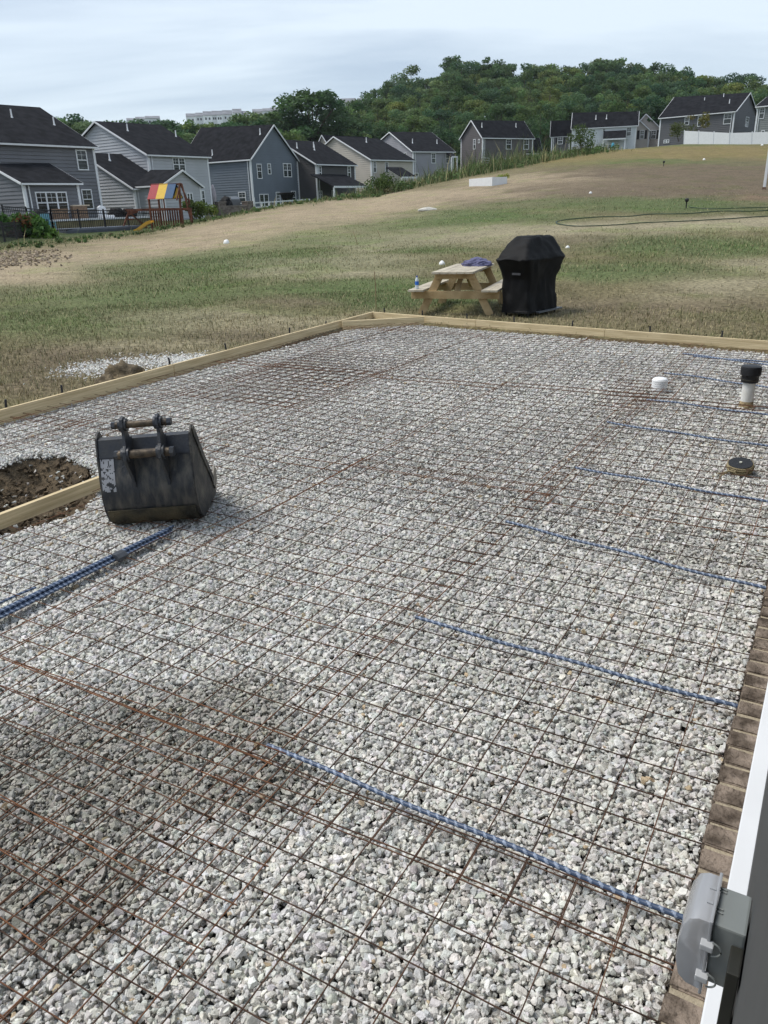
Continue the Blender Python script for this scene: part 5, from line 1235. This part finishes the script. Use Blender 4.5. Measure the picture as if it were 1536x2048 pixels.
for k, (x0_, x1_, yb_, h_, lb) in enumerate([(808, 905, 945, 1.15, 'black covered patio furniture right of the white lounge chair'), (905, 995, 935, 1.0, 'second, lower black covered furniture heap behind the swing beam')]):
    a_ = atr(1, x0_, yb_, 70); b_ = atr(1, x1_, yb_, 70.5); b_[2] = a_[2]; uu = b_-a_; o = blob('covered_furniture', (a_+b_)/2, np.linalg.norm(uu)/2, .8, h_*.9, mat('black_cover_cloth', (0, 0, 0)), .12, 2, 40+k, 4); o.rotation_euler = (0, 0, math.atan2(uu[1], uu[0])); 
    for v in o.data.vertices: v.co.z = max(-.3, min(v.co.z, h_*.72)); v.co.x = max(-np.linalg.norm(uu)/2, min(v.co.x, np.linalg.norm(uu)/2))
    tag(o, lb, 'furniture cover')
c = atr(1, 290, 985, 65.5); o = blob('covered_furniture', c, .95, .8, 1.0, mat('black_cover_cloth', (0, 0, 0)), .1, 2, 47, 4); tag(o, 'black covered barbecue under the sunroom windows', 'furniture cover')
c = atr(1, 790, 1035, 62.5); o = thing('swim_spa', tuple(c), 'grey low pool tub behind the railing below the deck', 'tub')
MB().obox(c-ux_*3.3-[0, 0, .7], ux_*6.4, vy_*2.0, [0, 0, .95]).build('tub_shell', mat('tub_grey', (.07, .08, .10), .5, .15, 2), o, bevel=.08)
MB().obox(c-ux_*3.2+vy_*.1+[0, 0, .252], ux_*6.2, vy_*1.8, [0, 0, .06]).build('tub_cover', mat('tub_cover', (.16, .18, .21), .5, .15, 2), o, bevel=.02)

# playset
red = mat('red_cedar', (.095, .030, .016), .7, .25, 3, col2=(.17, .062, .032))
pr0 = 63.0
PS = atr(1, 1105, 975, pr0); ux2 = np.array([math.cos(math.radians(18)), math.sin(math.radians(18)), 0]); vy2 = np.array([-ux2[1], ux2[0], 0])
def hitx(x_, y_, off=0): return hitv(c1((x_, y_)), PS+vy2*off, math.radians(18))
ps = thing('playset', tuple(PS), 'red cedar playset with a red, yellow and blue striped canopy', 'playset')
def PX(x_, off=0): return (hitx(x_, 980, off)-PS)@ux2
def PZ(x_, y_, off=0): return hitx(x_, y_, off)[2]
def Pp(s_, d_, z_): return np.array([*(PS+ux2*s_+vy2*d_)[:2], z_])
xl, xr = PX(1112), PX(1405)*.93; zdk = PZ(1250, 870); zb0 = PZ(1112, 975)-.6; zt0 = PZ(1110, 800); zr0 = PZ(1250, 685, .75)
dep = 1.5
xm_ = PX(1335)
for s_ in (xl, xm_):
    for d_ in (0, dep): MB().beam(Pp(s_, d_, zb0), Pp(s_, d_, zt0), .11, .11).build('post', red, ps)
for s_ in (xl+(xm_-xl)*.48,):
    MB().beam(Pp(s_, 0, zdk), Pp(s_, 0, zt0), .06, .08).build('post', red, ps)
MB().obox(Pp(xl, 0, zdk-.1), ux2*(xm_-xl), vy2*dep, [0, 0, .10]).build('platform', red, ps)
mb = MB()
n = 13
for k in range(n): s_ = xl+.05+(xm_-xl-.15)*k/(n-1); mb.beam(Pp(s_, -.04, zb0+.1), Pp(s_, -.04, zdk), .13, .03)
mb.build('slat_wall', red, ps); MB().beam(Pp(xl, -.05, zdk+.02), Pp(PX(1418), -.05, zdk-.05), .06, .16).build('rail', red, ps)
# canopy: striped front slope, back slope, hanging end
cans = [mat('canopy_red', (.34, .045, .05), .7, .08, 4), mat('canopy_yellow', (.62, .40, .05), .7, .05, 4), mat('canopy_blue', (.035, .085, .17), .7, .08, 4)]
sl, sr = PX(1112)-.05, PX(1290)
mid = dep*.5
x3 = [sl, sl+(sr-sl)*.33, sl+(sr-sl)*.67, sr]
for k in range(3):
    mb = MB()
    for (d0_, d1_) in ((-.15, mid), (dep+.15, mid)):
        p_ = [Pp(x3[k], d0_, zt0), Pp(x3[k+1], d0_, zt0), Pp(x3[k+1], d1_, zr0), Pp(x3[k], d1_, zr0)]; mb.hexa(p_+[q+np.array([0, 0, .03]) for q in p_])
    mb.build('canopy_stripe', cans[k], ps)
MB().beam(Pp(sl-.1, mid, zr0-.05), Pp(PX(1330), mid, zr0-.05), .10, .12).build('ridge_beam', red, ps)
for d_ in (-.12, dep+.12): MB().beam(Pp(PX(1318), d_, zt0-.1), Pp(PX(1318), mid, zr0), .05, .14).build('gable_board', red, ps)
MB().beam(Pp(PX(1325), 0, zb0), Pp(PX(1325), mid*.6, zr0), .11, .11).build('post', red, ps); MB().beam(Pp(PX(1405), 0, zb0+.3), Pp(PX(1330), mid, zr0-.05), .09, .09).build('post', red, ps)
MB().prism([Pp(PX(1290), .1, zt0+.05), Pp(PX(1290), mid, zt0+.75), Pp(PX(1290), dep-.1, zt0+.05)], ux2*.04).build('yellow_panel', cans[1], ps)
# climbing frame at its right
mb = MB(); 
for s_ in (PX(1345), PX(1412)): mb.beam(Pp(s_, -.1, zb0), Pp(s_, -.1, zdk), .10, .10)
mb.build('climber_post', red, ps)
# swing beam, A-frame
bl = PX(905); zbm = PZ(960, 880); MB().beam(Pp(bl, .5, zbm), Pp(xl, .5, zbm+.02), .12, .17).build('swing_beam', red, ps)
MB().beam(Pp(bl+.25, .5, zbm-.25), Pp(bl+1.0, .5, zbm-.05), .05, .2).build('beam_bracket', red, ps)
for (dx_, dd_) in ((-.42, -.6), (.95, 1.1)):
    MB().beam(Pp(bl+.25, .5, zbm-.1), Pp(bl+.25+dx_, .5+dd_, zb0+.1), .10, .10).build('swing_leg', red, ps)
MB().beam(Pp(bl+.02, .5, zbm-.62), Pp(bl+.55, .5, zbm-.62), .06, .1).build('swing_cross', red, ps)
# slide
slp = [PZ(1112, 965)+.15, PZ(1050, 1000), PZ(995, 1038)]
pts = [hitx(1115, 968, -.5), hitx(1085, 978, -.6), hitx(1050, 1004, -.7), hitx(1015, 1030, -.8), hitx(990, 1040, -.85)]
mb = MB()
for a_, b_ in zip(pts[:-1], pts[1:]): mb.beam(a_, b_, .5, .07); mb.beam(a_-vy2*.25+[0, 0, .08], b_-vy2*.25+[0, 0, .08], .05, .16); mb.beam(a_+vy2*.25+[0, 0, .08], b_+vy2*.25+[0, 0, .08], .05, .16)
mb.build('slide', mat('yellow_plastic', (.62, .34, .04), .45, .05, 4), ps)
# closed umbrella
c = atr(2, 178, 830, 92); um = thing('patio_umbrella', tuple(c), 'closed pale patio umbrella before the blue-grey house', 'umbrella'); zt_ = atr(2, 172, 690, 92)[2]-c[2]
MB().lathe([(.05, 0), (.05, .4), (.001, .41)], c, 8).build('pole', white_trim, um)
MB().lathe([(.18, .15), (.26, .3), (.30, zt_*.45), (.24, zt_*.75), (.10, zt_*.96), (.001, zt_)], c, 10).build('folded_cloth', mat('umbrella_cloth', (.42, .38, .41), .85, .12, 3), um, smooth=True)
# block wall patio, seats
blk = mat('retaining_block', (.155, .12, .10), .9, .3, 2.2, .4, 6, col2=(.24, .20, .17), stretch=(1, 1, 2.5))
a_ = atr(2, 205, 905, 92); b_ = atr(2, 468, 880, 96); zt_ = atr(2, 330, 850, 93)[2]; a_[2] = b_[2] = min(a_[2], b_[2])-1
o = thing('block_wall', tuple(a_), 'low brown block wall round the raised patio before the blue-grey house', 'wall')
uu = (b_-a_); L_ = np.linalg.norm(uu); uu /= L_; vv = np.array([-uu[1], uu[0], 0]); vv = vv if vv@(a_-CAM) > 0 else -vv
MB().obox(a_, uu*L_, vv*.3, [0, 0, zt_-a_[2]]).build('wall_run', blk, o); MB().obox(a_-uu*.05-vv*.03+[0, 0, zt_-a_[2]], uu*(L_+.1), vv*.36, [0, 0, .08]).build('cap_course', mat('cap_block', (.26, .22, .19), .9, .2, 3), o)
for s_ in (0, L_-1.1): MB().obox(a_+uu*s_-vv*.15, uu*1.2, vv*.9, [0, 0, zt_-a_[2]+.42]).build('pillar', blk, o); MB().obox(a_+uu*(s_-.05)-vv*.2+[0, 0, zt_-a_[2]+.42], uu*1.3, vv*1.0, [0, 0, .09]).build('pillar_cap', mat('cap_block', (0, 0, 0)), o)
for k, (x_, w_, h_, lb) in enumerate([(262, .9, 1.15, 'black covered seat on the block-walled patio'), (130, .8, .9, 'dark patio chair beside the closed umbrella')]):
    c = atr(2, x_, 862, 95); tag(blob('patio_chair', c, w_, .7, h_, mat('black_cover_cloth', (0, 0, 0)), .18, 2.2, 60+k, 4), lb, 'seat')
c = atr(2, 340, 862, 96); o = thing('patio_grill', tuple(c), 'steel patio grill between the covered seat and the wall pillar', 'grill')
MB().obox(c-uu*.7, uu*1.4, vv*.6, [0, 0, .9]).build('grill_body', mat('shelf_grey', (0, 0, 0)), o, bevel=.03); MB().prism([c-uu*.65+[0, 0, .9], c-uu*.65+[0, 0, 1.15]+vv*.1, c-uu*.65+[0, 0, 1.2]+vv*.5, c-uu*.65+[0, 0, .9]+vv*.6], uu*1.3).build('grill_lid', mat('steel_lid', (.30, .31, .32), .35, .1, 4, metal=.5), o, bevel=.03)
# black tall cover (patio heater) + white low fence
c = atr(2, 715, 838, 96); hgt = atr(2, 712, 748, 96)[2]-c[2]
o = thing('covered_umbrella', tuple(c), 'tall black covered patio heater by the white rail before the blue-grey gable', 'heater')
MB().lathe([(.38, 0), (.45, .3), (.58, hgt*.45), (.78, hgt*.80), (.95, hgt*.9), (.93, hgt*.97), (.4, hgt), (.001, hgt)], c, 14).build('cover_body', mat('black_cover_cloth', (0, 0, 0)), o, smooth=True)
a_ = atr(2, 474, 878, 90); b_ = atr(2, 875, 848, 98); zt_ = .62
o = thing('white_rail_fence', tuple(a_), 'low white rail fence at the foot of the blue-grey house', 'fence'); L_ = np.linalg.norm(b_-a_)
for k in range(9):
    p_ = a_+(b_-a_)*k/8; top = 1.25 if k in (0,) else .78; MB().beam(p_-[0, 0, 1.0], p_+[0, 0, top], .15, .15).build('fence_post', white_vinyl, o)
for zz_ in (.70, .25): MB().beam(a_+[0, 0, zz_], b_+[0, 0, zz_], .05, .13).build('rail', white_vinyl, o)

# teal thing on the light house's porch, small yellow tree on the rise
c = atr(4, 490, 652, 148); tag(blob('garden_umbrella', c, .3, .3, .6, mat('bright_teal', (.05, .30, .42), .6, .1, 3), .1, 1.5, 71, 3), 'small bright blue folded parasol under the light house lean-to', 'parasol')
def bush(px_, py_, r_, w_, h_, label, tone=(.05, .085, .028), leaf=.16, nl=90, name='bush', group=None):
    T_ = gr(px_, py_, r_) if r_ else on(px_, py_); z_ = float(terr(T_[0], T_[1])) if not r_ else T_[2]
    root = thing(name, (T_[0], T_[1], z_), label, 'bush', group); C_, R_ = [], []
    for k in range(9): a_ = random.uniform(0, 6.28); q_ = w_*.5*math.sqrt(random.random()); C_.append(np.array([q_*math.cos(a_), q_*math.sin(a_), h_*random.uniform(.25, .85)])); R_.append(max(w_, h_)*random.uniform(.14, .24))
    V, Fq, T = leaf_cloud(C_, R_, nl, leaf, tone); fast_mesh('foliage', V, Fq, leaf_m, T, parent=root)
    tm = MB()
    for c_ in C_[::2]: tm.tube([wl(root)+Vector((0, 0, -.2)), wl(root)+Vector(tuple(c_))], [.03, .012], 5)
    tm.build('stem', bark, root)
bush(1340+55, 262, 121, 2.2, 2.4, 'small yellowing tree behind the left end of the white fence', (.23, .19, .05), .22, 60); bush(1357, 280, 122, 3.4, 1.9, 'olive bush at the left end of the white fence', (.10, .12, .045), .2, 120)
sm = (.10, .19, .045)
for k, (x_, y_, w_, h_, lb) in enumerate([(8, 485, 2.6, 2.1, 'leafy sumac bush at the far left edge above the railing'), (28, 478, 2.6, 2.2, 'second sumac bush from the left edge'), (62, 480, 2.8, 2.4, 'sumac bush in front of the dark barbecue cover'), (88, 486, 2.2, 1.6, 'lowest sumac bush beside the teal chair')]):
    bush(x_, y_, 57, w_*.75, h_*.66, lb, sm, .34, 70, 'sumac_bush', 'sumac bushes at the left')
bush(44, 492, 56.5, 1.0, 2.1, 'reddish-brown dead sumac spike among the green bushes', (.16, .07, .035), .22, 60, 'sumac_bush')
for k, (x_, y_, r_, w_, h_, lb) in enumerate([(412, 434, 66, 2.0, 1.1, 'low bush right of the playset climber'), (390, 440, 64, 1.5, 1.6, 'thin bush against the playset post'), (770, 392, 74, 3.0, 1.7, 'leafy weed bush with white blossoms by the porch roof'), (1165, 303, 92, 3.0, 2.6, 'tall leafy bush before the dark wing of the light house')]):
    bush(x_, y_, r_, w_, h_, lb, (.06, .10, .03), .2, 110)

# ------------------------------------------------------------------ grass and weeds
def blades(x, y, z, h, w, tone, lean=.35, bend=.5):
    n = len(x); a = rng.uniform(0, 2*np.pi, n); d = np.stack([np.cos(a), np.sin(a), np.zeros(n)], -1); s_ = np.stack([-d[:, 1], d[:, 0], d[:, 2]], -1)
    B0 = np.stack([x, y, z], -1); k = rng.uniform(.2, 1, n)[:, None]*lean*h[:, None]
    M_ = B0+d*k*.35+np.array([0, 0, 1])*h[:, None]*.55; T_ = B0+d*k+np.array([0, 0, 1])*h[:, None]
    w = w[:, None]; V = np.stack([B0-s_*w, B0+s_*w, M_+s_*w*.7, M_-s_*w*.7, T_], 1).reshape(-1, 3)
    i = np.arange(n)[:, None]*5; F4 = np.concatenate([i+[[0, 1, 2]], i+[[0, 2, 3]], i+[[3, 2, 4]]]); T = np.concatenate([tone]*3)
    return V, F4, T
grass_m = attr_mat('grass_blades', rough=.75, nvar=.15, nscale=4, bump=0, spec=.15)
parts = []
for (ra, rb_2, dn, hh, ww) in ((6.5, 12, 1900, .060, .0042), (12, 18, 700, .060, .0060), (18, 30, 160, .055, .0080), (30, 50, 26, .05, .012)):
    n = int((rb_2**2-ra**2)*.5*math.radians(66)*dn); r_ = np.sqrt(rng.uniform(ra**2, rb_2**2, n)); a_ = np.radians(rng.uniform(92, 158, n)); x = CAM[0]+r_*np.cos(a_); y = r_*np.sin(a_)
    m = seen(x, y, 120) & (inside(x, y) < -.055) & (x < -.3)
    for c_ in gc: m &= np.hypot(x-c_[0], y-c_[1]) > .42+.25*rng.random(len(x))
    x, y = x[m], y[m]
    c_ = cover(x, y); gness = np.clip((c_[:, 1]-c_[:, 0])*18+.62, .10, 1); bright = c_.mean(1); gness = np.where(bright > .19, gness*.45, gness); gness = np.where(np.hypot(x, y) < 15, np.maximum(gness, .62), gness)
    clmp = fbm(x, y, 3.2, 201, 3); m = rng.random(len(x)) < gness*(.35+1.1*clmp); x, y, c_, gness = x[m], y[m], c_[m], gness[m]
    dry = rng.random(len(x)) < np.where(gness < .7, .64, .42); tn = np.where(dry[:, None], np.array([.37, .31, .18])*rng.uniform(.55, 1.2, len(x))[:, None], np.array([.085, .118, .040])*rng.uniform(.6, 1.35, len(x))[:, None]); tn = np.where(dry[:, None], tn*.85+c_*.25, tn*.55+c_*.55)
    h_ = hh*rng.uniform(.4, 1.7, len(x)); parts.append(blades(x, y, terr(x, y)-.005+.02*(r_.max() < 0), h_, np.full(len(x), ww), tn, .9))
b = 0; VV, FF, TT = [], [], []
for v, f, t_ in parts: VV.append(v); FF.append(f+b); TT.append(t_); b += len(v)
tag(fast_mesh('grass', np.concatenate(VV), np.concatenate(FF), grass_m, np.concatenate(TT)), kind='stuff')
# weeds along the crest: (px, py, half depth m, height m, number)
crest = [(0, 500, .35, 500), (60, 497, .4, 700), (120, 492, .4, 900), (180, 487, .4, 900), (240, 480, .35, 800), (300, 470, .4, 800), (360, 458, .45, 800), (420, 444, .6, 900), (470, 432, .55, 800), (520, 420, .5, 800), (570, 410, .55, 800), (620, 404, .6, 900), (670, 400, .7, 1000), (710, 397, .9, 1200),
         (745, 392, 1.5, 1500), (770, 388, 1.9, 1700), (800, 380, 1.3, 1500), (830, 372, 1.1, 1500), (860, 364, 1.3, 1800), (885, 358, 2.0, 2000), (910, 354, 1.9, 2000), (940, 348, 1.9, 2000), (970, 342, 2.0, 2200), (1000, 336, 2.2, 2400), (1030, 330, 2.0, 2200), (1060, 326, 1.7, 2000), (1085, 322, 1.5, 1700), (1110, 314, 1.6, 1500), (1140, 308, 1.5, 1300), (1165, 304, 1.8, 1500), (1190, 302, 1.2, 800)]
parts = []
for (px_, py_, h_, n_) in crest:
    az_ = azr(px_, py_); rc_ = np.interp(az_, K_AZ, K_RC); n_ = int(n_*.65)
    r_ = rc_+rng.normal(.5, 1.7, n_); a_ = np.radians(az_+rng.normal(0, .85, n_)); x = CAM[0]+r_*np.cos(a_); y = r_*np.sin(a_)
    cl_ = fbm(x, y, .8, 211, 3); hh = h_*.44*rng.lognormal(-.55, .55, n_)*(.05+1.9*cl_)
    seed = rng.random(n_) < .22; g_ = np.where(seed[:, None], np.array([.33, .29, .15]), np.array([.11, .155, .058]))*rng.uniform(.6, 1.4, n_)[:, None]
    parts.append(blades(x, y, terr(x, y)-.05, np.clip(hh, .1, 3), rng.uniform(.014, .034, n_), g_, .8))
CC, RR_, TN = [], [], []
for (px_, py_, h_, n_) in crest:
    az_ = azr(px_, py_); rc_ = np.interp(az_, K_AZ, K_RC)
    for k in range(int(9+h_*4)):
        r_ = rc_+random.gauss(.3, 1.5); a_ = math.radians(az_+random.gauss(0, 1.0)); x_, y_ = CAM[0]+r_*math.cos(a_), r_*math.sin(a_); q_ = h_*random.uniform(.10, .30)
        V_, F_, T_ = leaf_cloud([np.array([x_, y_, float(terr(x_, y_))+q_*random.uniform(.3, 1.3)])], [q_], 90, .13, (.10, .16, .055) if random.random() < .75 else (.17, .17, .08), .3)
        V4 = V_.reshape(-1, 4, 3); i = np.arange(len(V4))[:, None]*4; parts.append((V_, np.concatenate([i+[[0, 1, 2]], i+[[0, 2, 3]]]), np.concatenate([T_, T_])))
b = 0; VV, FF, TT = [], [], []
for v, f, t_ in parts: VV.append(v); FF.append(f+b); TT.append(t_); b += len(v)
tag(fast_mesh('weeds', np.concatenate(VV), np.concatenate(FF), grass_m, np.concatenate(TT)), kind='stuff')

# ------------------------------------------------------------------ the air between here and the wooded hill
hm = bpy.data.materials.new('air'); hm.use_nodes = True; t = hm.node_tree; t.nodes.remove(t.nodes['Principled BSDF'])
pv = N(t, 'ShaderNodeVolumePrincipled'); pv.inputs['Density'].default_value = .00011; pv.inputs['Color'].default_value = (.86, .92, 1, 1); pv.inputs['Anisotropy'].default_value = .2
t.links.new(pv.outputs[0], t.nodes['Material Output'].inputs['Volume'])
hz_o = MB().box((-1700, -1700, -30), (1700, 1700, 95)).build('haze', hm); tag(hz_o, kind='stuff')
